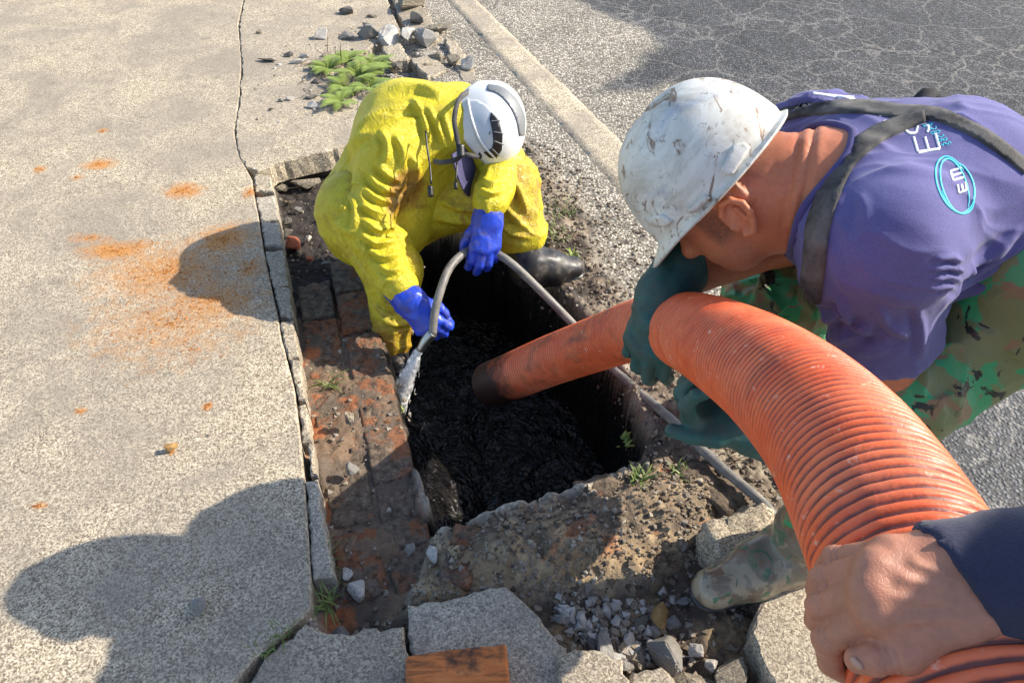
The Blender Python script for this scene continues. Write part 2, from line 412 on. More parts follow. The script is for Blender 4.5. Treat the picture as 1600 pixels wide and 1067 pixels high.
col = np.tile(np.array([.47, .42, .34]), (len(gx), 1)); col = lerp(col, (.115, .115, .12), dk)
f1 = fbm(p3*np.array([9, 9, 9]), 4, 31); f2 = fbm(p3*28, 4, 41)
soil = lerp(np.tile(np.array([.16, .12, .085]), (len(gx), 1)), (.30, .25, .185), sstep(-.2, .4, f1+.5*f2))
soil = lerp(soil, (.045, .035, .027), sstep(.05, .5, -f1+.3*f2))
col = lerp(col, soil, zn['dirt'])
led = lerp(np.tile(np.array([.12, .09, .066]), (len(gx), 1)), (.19, .125, .08), sstep(-.15, .35, f1))
led = lerp(led, (.30, .11, .045), sstep(.16, .34, fbm(p3*11+7, 4, 55)))
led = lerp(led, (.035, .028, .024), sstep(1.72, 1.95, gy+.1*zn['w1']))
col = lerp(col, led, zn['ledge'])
nr = lerp(np.tile(np.array([.22, .165, .11]), (len(gx), 1)), (.42, .32, .20), sstep(-.2, .35, f2+.5*f1))
nr = lerp(nr, (.36, .135, .06), .75*sstep(.22, .40, fbm(p3*13+3, 4, 77)))
nr = lerp(nr, (.12, .09, .065), sstep(.16, .40, fbm(p3*15+9, 4, 88)))
nr = lerp(nr, (.36, .245, .12), sstep(.93, .80, gy+.03*zn['w2'])*.45)
col = lerp(col, nr, zn['near'])
rb = lerp(np.tile(np.array([.10, .075, .055]), (len(gx), 1)), (.30, .215, .12), sstep(-.05, .4, f1+.6*f2))
col = lerp(col, rb, zn['rub'])
col = lerp(col, (.0045, .004, .0035), np.clip(zn['pit']*1.6, 0, 1)*sstep(-.045, -.09, gz))  # pit sides go near black with depth: the pit's shade painted into the colour
wet = np.clip(zn['pit']+.75*sstep(.07, 0, zn['dP'])*(gx > .1)*(1-zn['near']), 0, 1)
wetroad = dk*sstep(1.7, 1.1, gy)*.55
ni, nj = len(xs), len(ys); ii, jj = np.meshgrid(np.arange(ni-1), np.arange(nj-1), indexing='ij'); q0 = (ii*nj+jj).ravel()
gf = np.stack([q0, q0+nj, q0+nj+1, q0+1], 1)
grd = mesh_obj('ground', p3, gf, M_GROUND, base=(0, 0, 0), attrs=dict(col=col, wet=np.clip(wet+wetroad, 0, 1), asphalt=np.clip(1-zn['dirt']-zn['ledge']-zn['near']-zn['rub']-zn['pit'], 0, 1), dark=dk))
grd['kind'] = 'structure'; grd['label'] = 'rough grey asphalt and bare brown soil round the open pit'
_gb = None
def zat(x, y): return float(ground_z(np.array([x]), np.array([y]))[0][0])

# black sludge at the bottom of the pit
def mud_mat():
    m, nt, b = nmat('black_sludge'); k = N(nt); p = k.pos()
    nz = k.noise(p, 9, 5, .6, 1.6); f = k.ramp(nz, [(.50, 0.0), (.60, 1.0)])
    k.set(b, 'Base Color', k.mix(f, (.0025, .0025, .0025), (.012, .011, .010)))
    k.set(b, 'Roughness', k.ramp(k.noise(p, 22, 4, .6, 1.0), [(.45, .02), (.72, .16)])); b.inputs['Specular IOR Level'].default_value = .55
    wv = k.noise(k.mapping(p, (1, 1, 1)), 17, 3, .5, 2.6)
    k.set(b, 'Normal', k.bump(k.math('ADD', wv, k.math('MULTIPLY', k.noise(p, 70, 2), .22)), 1.0, .032))
    return m
mx, my = np.meshgrid(np.arange(-.62, .55, .008), np.arange(.78, 2.2, .008), indexing='ij'); sh = mx.shape; mx, my = mx.ravel(), my.ravel()
mp = np.stack([mx, my, 0*mx], 1); wrp = mp+.06*np.stack([fbm(mp*7, 3, 2), fbm(mp*7, 3, 6), 0*mx], 1)
cen = A(G(680, 660, -.42)); rr = np.hypot(mx-cen[0], my-cen[1])
mz = -.44+.19*sstep(.02, -.30, mx+.30*(my-1.1))*sstep(1.75, 1.25, my)+.020*fbm(wrp*9, 4, 12)+.014*ridged(wrp*14, 15)*sstep(.55, .15, rr)+.010*np.sin(rr*70)*np.exp(-rr*7)
ni, nj = sh; ii, jj = np.meshgrid(np.arange(ni-1), np.arange(nj-1), indexing='ij'); q0 = (ii*nj+jj).ravel()
mud = mesh_obj('sewage', np.stack([mx, my, mz], 1), np.stack([q0, q0+nj, q0+nj+1, q0+1], 1), mud_mat(), base=(0, 0, 0))
mud['kind'] = 'structure'; mud['label'] = 'churned black sewage sludge in the pit'

# ---------------------------------------------------------------- slabs of concrete
def slab(name, pts, z, th, mat, parent=None, seed=0, jit=.004, seg=.02, inset=.005, tilt=(0, 0), world=False, smooth=False):
    R = npr(seed); c = [Vector((a, b)) for a, b in pts] if world else [Vector((G(a, b, z).x, G(a, b, z).y)) for a, b in pts]
    out = []
    for i in range(len(c)):
        a, b = c[i], c[(i+1) % len(c)]; L = (b-a).length; n = max(1, min(int(L/seg), 90))
        for j in range(n):
            q = a.lerp(b, j/n); s = jit*(1 if j else .4)*(L < 4); out.append(Vector((q.x+R.uniform(-s, s), q.y+R.uniform(-s, s))))
    area = sum(out[i].x*out[(i+1) % len(out)].y-out[(i+1) % len(out)].x*out[i].y for i in range(len(out)))
    if area < 0: out.reverse()
    n = len(out); ins = []
    for i in range(n):
        d = (out[(i+1) % n]-out[i-1]); d = d.normalized() if d.length else d; s = inset*R.uniform(.5, 1.4); ins.append(out[i]+Vector((-d.y, d.x))*s)
    pl = [ins[i] for i in range(n)]
    cdt = delaunay_2d_cdt(pl, [(i, (i+1) % n) for i in range(n)], [list(range(n))], 1, 1e-6)
    zz = lambda q, d=0: z-d+tilt[0]*(q.x-c[0].x)+tilt[1]*(q.y-c[0].y)
    vs = [(q.x, q.y, zz(q)) for q in cdt[0]]; fs = [list(t) for t in cdt[2]]
    back = {}
    for vi, src in enumerate(cdt[3]):
        for s_ in src: back[s_] = vi
    o0 = len(vs); vs += [(q.x, q.y, zz(q, inset*R.uniform(.6, 1.3))) for q in out]
    o1 = len(vs); vs += [(q.x+R.uniform(-1, 1)*jit*.6, q.y+R.uniform(-1, 1)*jit*.6, zz(q, th*.5)) for q in out]
    o2 = len(vs); vs += [(q.x, q.y, zz(q, th)) for q in out]
    for i in range(n):
        j = (i+1) % n
        if i in back and j in back and back[i] != back[j]: fs.append([back[i], o0+i, o0+j, back[j]])
        fs.append([o0+i, o1+i, o1+j, o0+j]); fs.append([o1+i, o2+i, o2+j, o1+j])
    fs.append([o2+i for i in range(n)][::-1])
    return mesh_obj(name, vs, fs, mat, parent, smooth)
CUT = [(486, 900), (476, 760), (470, 690), (464, 640), (458, 600), (448, 560), (440, 530), (432, 485), (425, 455), (418, 420), (410, 385), (404, 340), (397, 305), (394, 280), (384, 262), (372, 240), (366, 205), (374, 150), (377, 100), (372, 40), (380, 0), (388, -120)]
pave = slab('pavement', [(330, 1260), (362, 1072), (395, 1030), (440, 990), (474, 962), (486, 945)]+CUT+[(-1200, -120), (-9000, -60), (-4000, 600), (-1600, 1260)], 0, .09, M_PAVE, jit=.0012, seg=.03, seed=2)
pave['kind'] = 'structure'; pave['label'] = 'speckled beige concrete pavement with orange sand spilt on it'
pave2 = slab('pavement', [(c[0]+1.3, c[1]) for i, c in enumerate(CUT[14:])]+[(560, -120), (598, -30), (612, 20), (625, 45), (600, 60), (560, 85), (530, 112), (560, 150), (640, 190), (590, 205), (540, 226), (512, 236), (470, 245), (428, 256), (420, 262), (402, 268)], .002, .085, M_PAVE, jit=.005, seg=.02, seed=3)
pave2['kind'] = 'structure'; pave2['label'] = 'far bay of the concrete pavement ending in a broken edge above the pit'
# the strip between the crack and the saw cut has broken into pieces
edge = [(422, 268), (428, 300), (436, 350), (444, 400), (452, 450), (459, 500), (466, 550), (473, 600), (481, 650), (490, 710), (499, 770), (510, 840), (522, 900)]
crk = [(x_-1.0, y_) for x_, y_ in CUT[:14][::-1]]
def at_y(line, y):
    for (a, b), (c_, d) in zip(line, line[1:]):
        if b <= y <= d: return a+(c_-a)*(y-b)/(d-b)
    return line[-1][0]
br = [272, 303, 345, 388, 447, 498, 560, 628, 690, 745, 905]
for i in range(len(br)-1):
    y0, y1 = br[i]+2, br[i+1]-3; ms = [y0+(y1-y0)*t for t in (0, .33, .66, 1)]
    lo = [(at_y(crk, max(y, 283))+4, y+(3 if i % 2 else -2)) for y in ms]; hi = [(at_y(edge, max(y, 269)), y) for y in ms]
    if i == 8: lo = [(l[0]+8, l[1]) for l in lo]
    slab('edge_piece', lo+hi[::-1], .001-.007*((i*7) % 5)/4, .085, M_CONCG if i in (1, 2, 9) else M_CONC, pave, seed=20+i, jit=.004, seg=.012)
# worn pale edging strip between pavement and road
kv = []
for t in np.linspace(0, 1.35, 80):
    a = G(690+t*270, -10+t*300, -.010); b = G(738+t*310, -10+t*300, -.010); kv.append((a, b))
R = npr(5); vs = []; fs = []
for i, (a, b) in enumerate(kv):
    for t in np.linspace(0, 1, 9):
        q = a.lerp(b, t); e = (t in (0, 1)); vs.append((q.x+R.uniform(-1, 1)*.006*e, q.y+R.uniform(-1, 1)*.006*e, -.010-.016*e+R.uniform(0, .002)))
for i in range(len(kv)-1):
    for j in range(8): fs.append([i*9+j, i*9+j+1, (i+1)*9+j+1, (i+1)*9+j])
strip = mesh_obj('kerb_strip', vs, fs, concrete_mat('strip_concrete', tone=1.12), base=(0, 0, -.03)); strip['kind'] = 'structure'
# ---------------------------------------------------------------- tubes and hoses
def spline(pts, n=40):
    pts = [A(p) for p in pts]; pts = [2*pts[0]-pts[1]]+pts+[2*pts[-1]-pts[-2]]; out = []
    for i in range(1, len(pts)-2):
        p0, p1, p2, p3_ = pts[i-1:i+3]
        t = np.linspace(0, 1, n, endpoint=False)[:, None]
        out.append(.5*((2*p1)+(-p0+p2)*t+(2*p0-5*p1+4*p2-p3_)*t*t+(-p0+3*p1-3*p2+p3_)*t**3))
    out.append(pts[-2][None]); return np.concatenate(out)
def smooth_path(c, it):
    for _ in range(it): c[1:-1] = .25*c[:-2]+.5*c[1:-1]+.25*c[2:]
    return c
def resample(c, step):
    d = np.r_[0, np.cumsum(np.linalg.norm(np.diff(c, axis=0), axis=1))]; s = np.arange(0, d[-1], step)
    return np.stack([np.interp(s, d, c[:, i]) for i in range(3)], 1), s
def frames(c):
    t = np.gradient(c, axis=0); t /= np.linalg.norm(t, axis=1)[:, None]
    u = np.zeros_like(c); r = np.cross(t[0], (0, 0, 1.)); u[0] = r/np.linalg.norm(r)
    for i in range(1, len(c)):
        q = u[i-1]-t[i]*(u[i-1]@t[i]); u[i] = q/np.linalg.norm(q)
    return t, u, np.cross(t, u)
def tube_mesh(c, rad, seg=16, cap=True):
    t, u, w_ = frames(c); n = len(c); a = np.linspace(0, 2*math.pi, seg, endpoint=False)
    rad = np.broadcast_to(np.asarray(rad, float).reshape(-1, 1) if np.ndim(rad) else np.full((n, 1), rad), (n, seg)) if np.ndim(rad) < 2 else rad
    v = c[:, None]+rad[..., None]*(np.cos(a)[None, :, None]*u[:, None]+np.sin(a)[None, :, None]*w_[:, None])
    i, j = np.meshgrid(np.arange(n-1), np.arange(seg), indexing='ij'); j2 = (j+1) % seg
    f = np.stack([i*seg+j, i*seg+j2, (i+1)*seg+j2, (i+1)*seg+j], -1).reshape(-1, 4).tolist()
    if cap: f += [list(range(seg))[::-1], [(n-1)*seg+k for k in range(seg)]]
    return v.reshape(-1, 3), f
def tube(name, pts, rad, mat, parent=None, seg=12, step=.012, sm=0, base=None):
    c, s = resample(spline(pts), step); c = smooth_path(c, sm)
    v, f = tube_mesh(c, rad, seg); return mesh_obj(name, v, f, mat, parent, base=base)

HR = .0685
hose_pts = [P(768, 600, 2.20), P(800, 588, 2.10), P(862, 562, 1.96), P(930, 538, 1.80), P(1000, 514, 1.60), P(1052, 512, 1.36), P(1112, 532, 1.10), P(1205, 588, .87), P(1295, 672, .715), P(1372, 792, .592), P(1455, 960, .505), P(1530, 1130, .45),
            Vector((.33, -.05, .93)), Vector((.42, -.45, .74)), Vector((.6, -.9, .35)), Vector((.85, -1.4, .09)), Vector((1.3, -2.0, .06)), Vector((2.2, -2.7, .055))]
hc, hs = resample(spline(hose_pts), .004); hc = smooth_path(hc, 220)
hc, hs = resample(hc, .0016)
PITCHH = .0100
ta = np.linspace(0, 2*math.pi, 72, endpoint=False)
ph = (hs[:, None]/PITCHH+ta[None]/(2*math.pi)) % 1.0
prof = np.sqrt(np.clip(1-(2*np.abs(ph-.5)/.90)**2, 0, 1))          # round ribs with narrow grooves
hf = np.stack([np.repeat(hs, 72), np.tile(np.cos(ta), len(hs)), np.tile(np.sin(ta), len(hs))], 1)
worn = sstep(.95, .55, hs)[:, None]                                 # the end that hangs in the pit is caked with mud
rad = HR-.0047*(1-worn*.62)*(1-prof)+(.0012*fbm(hf*np.array([6, 3, 3]), 3, 3)).reshape(len(hs), 72)
hv, hfc = tube_mesh(hc, rad, 72, False)
def hose_mat():
    m, nt, b = nmat('orange_pvc'); k = N(nt); v = k.coord(); rib = k.attr('rib', 'Fac'); wr = k.attr('worn', 'Fac')
    n1 = k.noise(v, 24, 5, .6); n2 = k.noise(v, 7, 6, .65, .5)
    c = k.mix(k.ramp(n1, [(.3, 0.0), (.7, 1.0)]), (.68, .088, .022), (.82, .155, .045))
    c = k.mix(k.ramp(n2, [(.45, 0.0), (.75, .40)]), c, (.76, .32, .18))
    c = k.mix(k.ramp(k.noise(v, 60, 4, .7), [(.62, 0.0), (.72, .7)]), c, (.82, .60, .46))
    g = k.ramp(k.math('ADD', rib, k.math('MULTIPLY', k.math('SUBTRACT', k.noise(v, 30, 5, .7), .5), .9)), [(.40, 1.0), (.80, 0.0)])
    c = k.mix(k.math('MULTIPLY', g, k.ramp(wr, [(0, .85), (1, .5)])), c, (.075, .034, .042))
    c = k.mix(k.ramp(k.noise(v, 5.5, 7, .72, .8), [(.56, 0.0), (.70, .45)]), c, (.26, .10, .05))
    md = k.math('MULTIPLY', k.ramp(k.noise(v, 12, 7, .7, .6), [(.50, 0.0), (.68, .8)]), wr)
    c = k.mix(md, c, (.10, .05, .03))
    tp = k.attr('tip', 'Fac'); tip_dark = k.ramp(k.math('ADD', k.math('MULTIPLY', tp, 1.0), k.math('MULTIPLY', k.math('SUBTRACT', k.noise(v, 16, 6, .7, .4), .5), 1.3)), [(.35, 0.0), (.8, .95)])
    c = k.mix(tip_dark, c, (.010, .008, .007))  # blackened tip: the darkness of the pit painted onto the hose end
    k.set(b, 'Base Color', c); k.set(b, 'Roughness', k.ramp(n2, [(.3, .38), (.7, .62)])); b.inputs['Subsurface Weight'].default_value = .0
    k.set(b, 'Normal', k.bump(k.noise(v, 180, 4, .7), .25, .002))
    return m
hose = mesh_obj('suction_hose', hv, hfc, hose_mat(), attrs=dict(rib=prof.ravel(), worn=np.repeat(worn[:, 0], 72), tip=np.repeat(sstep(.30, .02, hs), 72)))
T(hose, 'thick ribbed orange suction hose curving down into the black pit', 'hose')
def hose_near(pt):
    i = int(np.argmin(((hc-A(pt))**2).sum(1))); return i
ht, hu, hw = frames(hc)

# ---------------------------------------------------------------- hands
FING = dict(index=((-.030, .088, .0), (.043, .026, .021), .0096), middle=((-.009, .093, .004), (.047, .030, .022), .0099), ring=((.012, .089, .002), (.043, .028, .021), .0095), pinky=((.031, .079, -.004), (.034, .021, .019), .0083))
def hand(wrist, fwd, back, curls, side='R', s=1.0, fat=1.0, thumb=((-.6, .6, -.3), (-.2, .9, -.4), (.1, .9, -.45)), k=.010, spread=(-.10, 0, .08, .18), cuff=None):
    """prims of a hand; local +Y to the fingers, +Z back of the hand, thumb on -X for a right hand"""
    f = unit(fwd); b = A(back); b = unit(b-f*(b@f)); x = np.cross(f, b)*(1 if side == 'R' else -1)
    W = A(wrist); L = lambda q: W+s*(x*q[0]+f*q[1]+b*q[2])
    pr = []
    for i, nm in enumerate(('index', 'middle', 'ring', 'pinky')):
        base, ln, r = FING[nm]; r *= s*fat
        pr.append(rc(L((base[0]*.62, .004, 0)), L(base), .0165*s*fat, .0125*s*fat, .016*s))
        c = curls[i] if hasattr(curls[0], '__len__') else curls
        ang = 0; p = np.array(base, float); sp = spread[i]; rr = r*1.06
        for j in range(3):
            ang += c[j]; d = np.array([math.sin(sp)*math.cos(ang), math.cos(sp)*math.cos(ang), -math.sin(ang)])
            q = p+d*ln[j]; pr.append(rc(L(p), L(q), rr, rr*.91, k*s*.35 if j else k*s*.6)); p = q; rr *= .91
    tb = np.array([-.020, .022, -.010]); tl = (.042, .034, .027); rr = .0125*s*fat; p = tb
    for d, l in zip(thumb, tl):
        q = p+unit(d)*l; pr.append(rc(L(p), L(q), rr*(1.25 if l == .042 else 1), rr*.9, k*s*(1.4 if l == .042 else .4))); p = q; rr *= .9
    return pr, L
# rough direction helper: bend vector list
def frame_from(fwd, up):
    f = unit(fwd); u = A(up); u = unit(u-f*(u@f)); return f, u, np.cross(f, u)      # forward, up, right

# ---------------------------------------------------------------- things wrapped on a surface, given as outlines seen in the photo
def grid_points(poly, step):
    P2 = [Vector(p) for p in poly]; out = []
    for i in range(len(P2)):
        a, b = P2[i], P2[(i+1) % len(P2)]; n = max(1, int((b-a).length/step))
        out += [a.lerp(b, j/n) for j in range(n)]
    nb = len(out); xs_ = [p.x for p in out]; ys_ = [p.y for p in out]
    gx_, gy_ = np.meshgrid(np.arange(min(xs_), max(xs_), step), np.arange(min(ys_), max(ys_), step)); gx_, gy_ = gx_.ravel(), gy_.ravel()
    d = sdpoly(gx_, gy_, [(p.x, p.y) for p in P2]); m = d < -step*.45
    out += [Vector((a, b)) for a, b in zip(gx_[m], gy_[m])]
    r = delaunay_2d_cdt(out, [(i, (i+1) % nb) for i in range(nb)], [list(range(nb))], 1, 1e-6)
    return r[0], r[2]
def wrap(name, poly, bvh, mat, parent, off=.0015, th=.002, step=5, smooth=True, fallback=None, offset_fn=None):
    """lay a sheet with this outline on a surface"""
    pv, pf = grid_points(poly, step); vs = []; last = None; ok = []
    for q in pv:
        d = ray(q.x, q.y).normalized(); h = bvh.ray_cast(CC, d)
        if h[0] is None: h = bvh.find_nearest(P(q.x, q.y, fallback or 1.0)); 
        n = h[1]; n = n if n.dot(d) < 0 else -n
        vs.append((h[0]+n*off, n))
    nrm = [n for _, n in vs]; m = len(vs)
    vv = [tuple(a) for a, _ in vs]+[tuple(a-n*(th+off)) for a, n in vs]
    ff = []
    ec = {}
    for t in pf:
        t = list(t); a, b, c = [Vector(vv[i]) for i in t[:3]]
        if (b-a).cross(c-a).dot(nrm[t[0]]) < 0: t.reverse()
        ff.append(t)
        for i in range(len(t)): ec[(t[i], t[(i+1) % len(t)])] = 1
    for (a, b) in list(ec):
        if (b, a) not in ec: ff.append([a, a+m, b+m, b])
    return mesh_obj(name, vv, ff, mat, parent, smooth)
def ribbon_poly(pts, wd):
    """outline of a band along a pixel polyline; wd a number or list"""
    c = spline([(a, b, 0) for a, b in pts], 8)[:, :2]; t = np.gradient(c, axis=0); t /= np.linalg.norm(t, axis=1)[:, None]+1e-9; n = np.stack([-t[:, 1], t[:, 0]], 1)
    ww = np.interp(np.linspace(0, 1, len(c)), np.linspace(0, 1, len(wd)), wd)[:, None] if hasattr(wd, '__len__') else wd
    return [tuple(p) for p in np.concatenate([c+n*ww/2, (c-n*ww/2)[::-1]])]
# ---------------------------------------------------------------- shared people materials
def skin_mat(name, base, red, rough=.5):
    m, nt, b = nmat(name); k = N(nt); v = k.coord()
    n1 = k.noise(v, 22, 5, .6); n2 = k.noise(v, 160, 4, .65)
    c = k.mix(k.ramp(n1, [(.35, 0.0), (.7, 1.0)]), base, red); c = k.mix(k.ramp(n2, [(.35, .30), (.6, 0.0)]), c, tuple(x*.62 for x in base))
    hr = k.attr('stubble', 'Fac'); c = k.mix(k.math('MULTIPLY', hr, k.ramp(k.noise(v, 600, 2), [(.35, 1.0), (.65, .35)])), c, (.045, .032, .026))
    k.set(b, 'Base Color', c); b.inputs['Roughness'].default_value = rough
    b.inputs['Subsurface Weight'].default_value = .12; b.inputs['Subsurface Radius'].default_value = (.006, .0025, .0012); b.inputs['Subsurface Scale'].default_value = 1.0
    cr = k.vor(k.mapping(v, (1, 1, 1)), 330, 'DISTANCE_TO_EDGE')
    k.set(b, 'Normal', k.bump(k.math('ADD', k.math('MULTIPLY', n2, .8), k.math('MULTIPLY', k.ramp(cr, [(0, 0.0), (.12, 1.0)]), .5)), .32, .0006))
    return m
M_SKIN = skin_mat('sunburnt_skin', (.56, .200, .095), (.62, .20, .095))
M_SKIN3 = skin_mat('tanned_skin', (.40, .175, .105), (.48, .19, .115))
def yellow_mat():
    m, nt, b = nmat('yellow_oilskin'); k = N(nt); v = k.coord()
    n1 = k.noise(v, 7, 5, .6, .4); c = k.mix(k.ramp(n1, [(.3, 0.0), (.7, 1.0)]), (.50, .41, .014), (.63, .535, .034))
    d = k.attr('dirt', 'Fac')
    g1 = k.noise(v, 17, 8, .72, .8); g2 = k.noise(v, 70, 6, .75, .3)
    f = k.ramp(k.math('ADD', k.math('MULTIPLY', g1, .75), k.math('MULTIPLY', d, .42)), [(.52, 0.0), (.72, .85)])
    c = k.mix(f, c, (.30, .135, .022))
    f2 = k.ramp(k.math('ADD', k.math('MULTIPLY', g2, .70), k.math('MULTIPLY', d, .22)), [(.55, 0.0), (.64, .8)])
    c = k.mix(f2, c, (.11, .07, .02)); k.set(b, 'Base Color', c)
    b.inputs['Roughness'].default_value = .46; b.inputs['Specular IOR Level'].default_value = .4
    w_ = k.noise(v, 38, 5, .6, 1.2)
    w2_ = k.ramp(k.noise(v, 21, 3, .5, 1.6), [(.44, 0.0), (.50, 1.0), (.56, 0.0)])
    k.set(b, 'Normal', k.bump(k.math('ADD', k.math('ADD', k.math('MULTIPLY', w2_, .55), k.ramp(w_, [(.44, 0.0), (.5, .5), (.56, 0.0)])), k.math('MULTIPLY', k.noise(v, 300, 3), .1)), .45, .006))
    return m
M_YEL = yellow_mat()
M_BLUE = plain('blue_rubber', (.018, .055, .48), .36, var=.25, scale=30, bump=.3, dirt=(.10, .085, .10), dscale=20, dlo=.50, dhi=.72)
M_GLOVE = plain('dark_green_rubber', (.010, .075, .068), .50, var=.3, scale=28, bump=.3, dirt=(.055, .075, .062), dscale=22, dlo=.42, dhi=.7)
M_BLK = plain('black_rubber', (.016, .015, .016), .42, var=.3, scale=30, bump=.25, dirt=(.11, .09, .07), dscale=26, dlo=.52, dhi=.72)
M_STRAP = plain('black_webbing', (.035, .034, .034), .8, var=.4, scale=200, bump=.5, dirt=(.17, .16, .15), dscale=14, dlo=.42, dhi=.75)
M_WHITE = plain('white_shell', (.68, .69, .69), .32, var=.03, scale=10, bump=.06, dirt=(.40, .36, .30), dscale=26, dlo=.62, dhi=.8, coat=.3)
M_GREYP = plain('grey_plastic', (.17, .18, .19), .45, var=.1, scale=60, bump=.1)
M_LGREY = plain('light_grey_plastic', (.50, .54, .58), .38, var=.06, scale=20, bump=.05)
M_DARK = plain('black_plastic', (.012, .012, .013), .4, var=.2, scale=60, bump=.1)
M_NAVYCAP = plain('navy_cap_cloth', (.055, .05, .13), .8, var=.2, scale=200, bump=.3)
M_HAIR = plain('black_hair', (.02, .016, .014), .7, var=.4, scale=200, bump=.6)

# ---------------------------------------------------------------- boots
def boot_prims(heel, toe, knee, s=1.0, shaft=.30, r=.058):
    """wellington: heel/toe on the sole plane, shaft towards knee"""
    h_, t_, kn = A(heel), A(toe), A(knee); f = unit(t_-h_); ank = h_+f*.045*s; up = unit(kn-ank-f*0); up0 = np.array([0, 0, 1.]); up0 = unit(up0-f*(up0@f))
    sd_ = np.cross(f, up0); L = np.linalg.norm(t_-h_)
    pr = [rc(h_+up0*.040+f*.035, h_+f*L*.55+up0*.040, .043*s, .046*s, .03), rc(h_+f*L*.55+up0*.040, t_-f*.045+up0*.036, .047*s, .040*s, .03, (up0, 1.12)),
          rc(h_+f*.045+up0*.06, h_+f*L*.45+up0*.065, .046*s, .040*s, .05), rc(h_+f*.050+up0*.075, ank+up*(shaft*.45), .047*s, .053*s, .05), rc(ank+up*(shaft*.45), ank+up*shaft, .053*s, r*s, .04)]
    sole = [rc(h_+up0*.010+f*.035, h_+f*L*.55+up0*.010, .041*s, .045*s, .01, (up0, 2.6)), rc(h_+f*L*.55+up0*.010, t_-f*.042+up0*.010, .046*s, .041*s, .01, (up0, 2.6))]
    return pr, sole, ank, up, f, up0

# ================================================================= worker in yellow oilskins
Y = empty('person', G(590, 440, -.1)); T(Y, 'worker in muddy yellow oilskins crouching at the pit edge, spraying water', 'person', 'sewer workers')
yP = dict(pel=P(578, 326, 2.32), chest=P(648, 212, 2.26), neck=P(692, 200, 2.20), rsh=P(612, 238, 2.15), lsh=P(716, 182, 2.31),
          rel=P(572, 352, 2.13), rwr=P(625, 450, 2.10), lel=P(786, 258, 2.24), lwr=P(766, 316, 2.12), head=P(764, 200, 2.18),
          lkn=P(792, 288, 2.26), lan=P(826, 404, 2.30), rkn=P(612, 420, 2.20), ran=P(612, 535, 2.30))
y_ = {k_: A(v_) for k_, v_ in yP.items()}
bn = V(.25, -.9, -.3)
def wrinkle(v, F, segs, amp, ku=17, kr=.9, seed=0, torso=(), ft=10, dirv=(.55, .05, .5)):
    n = vnormals(v, F); u, rad, wh = limb_coords(v, segs); istor = np.isin(wh, list(torso))
    warp = fbm(v*7, 3, seed+1)
    q = np.concatenate([(u*ku+warp*1.5)[:, None], rad*kr*1.4], 1); q2 = np.concatenate([(u*ku*2.1+warp*2.0)[:, None], rad*kr*2.6], 1)
    fold = 1.7*(1-np.abs(vnoise(q, seed+5)))**2.6+.45*(1-np.abs(vnoise(q2, seed+9)))**3-.85
    al = (v@unit(dirv))[:, None]*unit(dirv); qq = (v-al)*ft*1.25+al*ft*.34+.55*np.stack([warp, fbm(v*7+5, 2, seed+2), fbm(v*7+9, 2, seed+3)], 1)
    tf = 1.5*(1-np.abs(vnoise(qq, seed+12)))**2.6+.45*(1-np.abs(vnoise(qq*2.1, seed+13)))**3-.7
    d = np.where(istor, tf*.85, fold); 
    return v+n*(amp*(d-.2)*(.55+.45*fbm(v*5, 2, seed+20)))[:, None], n
def crease(v, n, lines):
    d0 = v-A(CC); zz = d0@A(FW); x = 800+FPX*(d0@A(RT))/zz; y = 533.5-FPX*(d0@A(UPV))/zz
    face = sstep(-.05, .3, -(n*d0).sum(1)/np.linalg.norm(d0, axis=1)); out = np.zeros(len(v))
    for pts, w_, a in lines:
        c = spline([(p[0], p[1], 0) for p in pts], 10)[:, :2]; m = np.where((x > c[:, 0].min()-30) & (x < c[:, 0].max()+30) & (y > c[:, 1].min()-30) & (y < c[:, 1].max()+30))[0]
        if not len(m): continue
        P2 = np.stack([x[m], y[m]], 1); dd_ = np.linalg.norm(P2[:, None]-c[None], axis=2); i = dd_.argmin(1); t = np.gradient(c, axis=0); t /= np.linalg.norm(t, axis=1)[:, None]; nn_ = np.stack([-t[:, 1], t[:, 0]], 1)
        s = ((P2-c[i])*nn_[i]).sum(1); d = dd_[np.arange(len(m)), i]; ends = np.minimum(i, len(c)-1-i)/(len(c)/2); along = sstep(0, .55, ends); off = np.clip(d*d-s*s, 0, None)
        out[m] += a*along*np.exp(-off/(w_*w_))*(np.exp(-(s/w_)**2)-.75*np.exp(-((s-1.9*w_)/(w_*.9))**2))
    return v+n*(out*face)[:, None]
ARMF = [([(588, 252), (606, 272), (630, 286)], 5, .014), ([(572, 262), (592, 290), (624, 304)], 5, .013), ([(566, 292), (590, 310), (618, 318)], 4.5, .012), ([(560, 316), (584, 330), (614, 346)], 5, .014), ([(562, 340), (592, 358), (622, 352)], 5, .014), ([(560, 362), (588, 380), (620, 374)], 4.5, .012), ([(574, 388), (600, 402), (628, 394)], 4.5, .012), ([(590, 412), (610, 424), (632, 412)], 4, .010), ([(548, 300), (556, 330), (552, 362)], 5, .010),
        ([(545, 225), (575, 188), (630, 168), (690, 168)], 6, .012), ([(530, 262), (552, 222), (590, 200)], 6, .010), ([(592, 200), (606, 226), (600, 262)], 5, .012), ([(612, 205), (628, 232), (632, 268)], 5, .011), ([(600, 140), (650, 134), (700, 150)], 6, .010), ([(640, 150), (662, 182), (672, 236)], 5, .014), ([(664, 160), (684, 196), (700, 236)], 5, .011), ([(512, 330), (530, 352), (560, 372)], 6, .012), ([(508, 300), (524, 318), (548, 330)], 5, .010), ([(640, 236), (652, 270), (640, 312)], 5, .010), ([(690, 170), (700, 200), (708, 232)], 4, .008),
        ([(750, 278), (768, 286), (786, 280)], 4, .009), ([(746, 294), (766, 302), (788, 296)], 4, .009)]
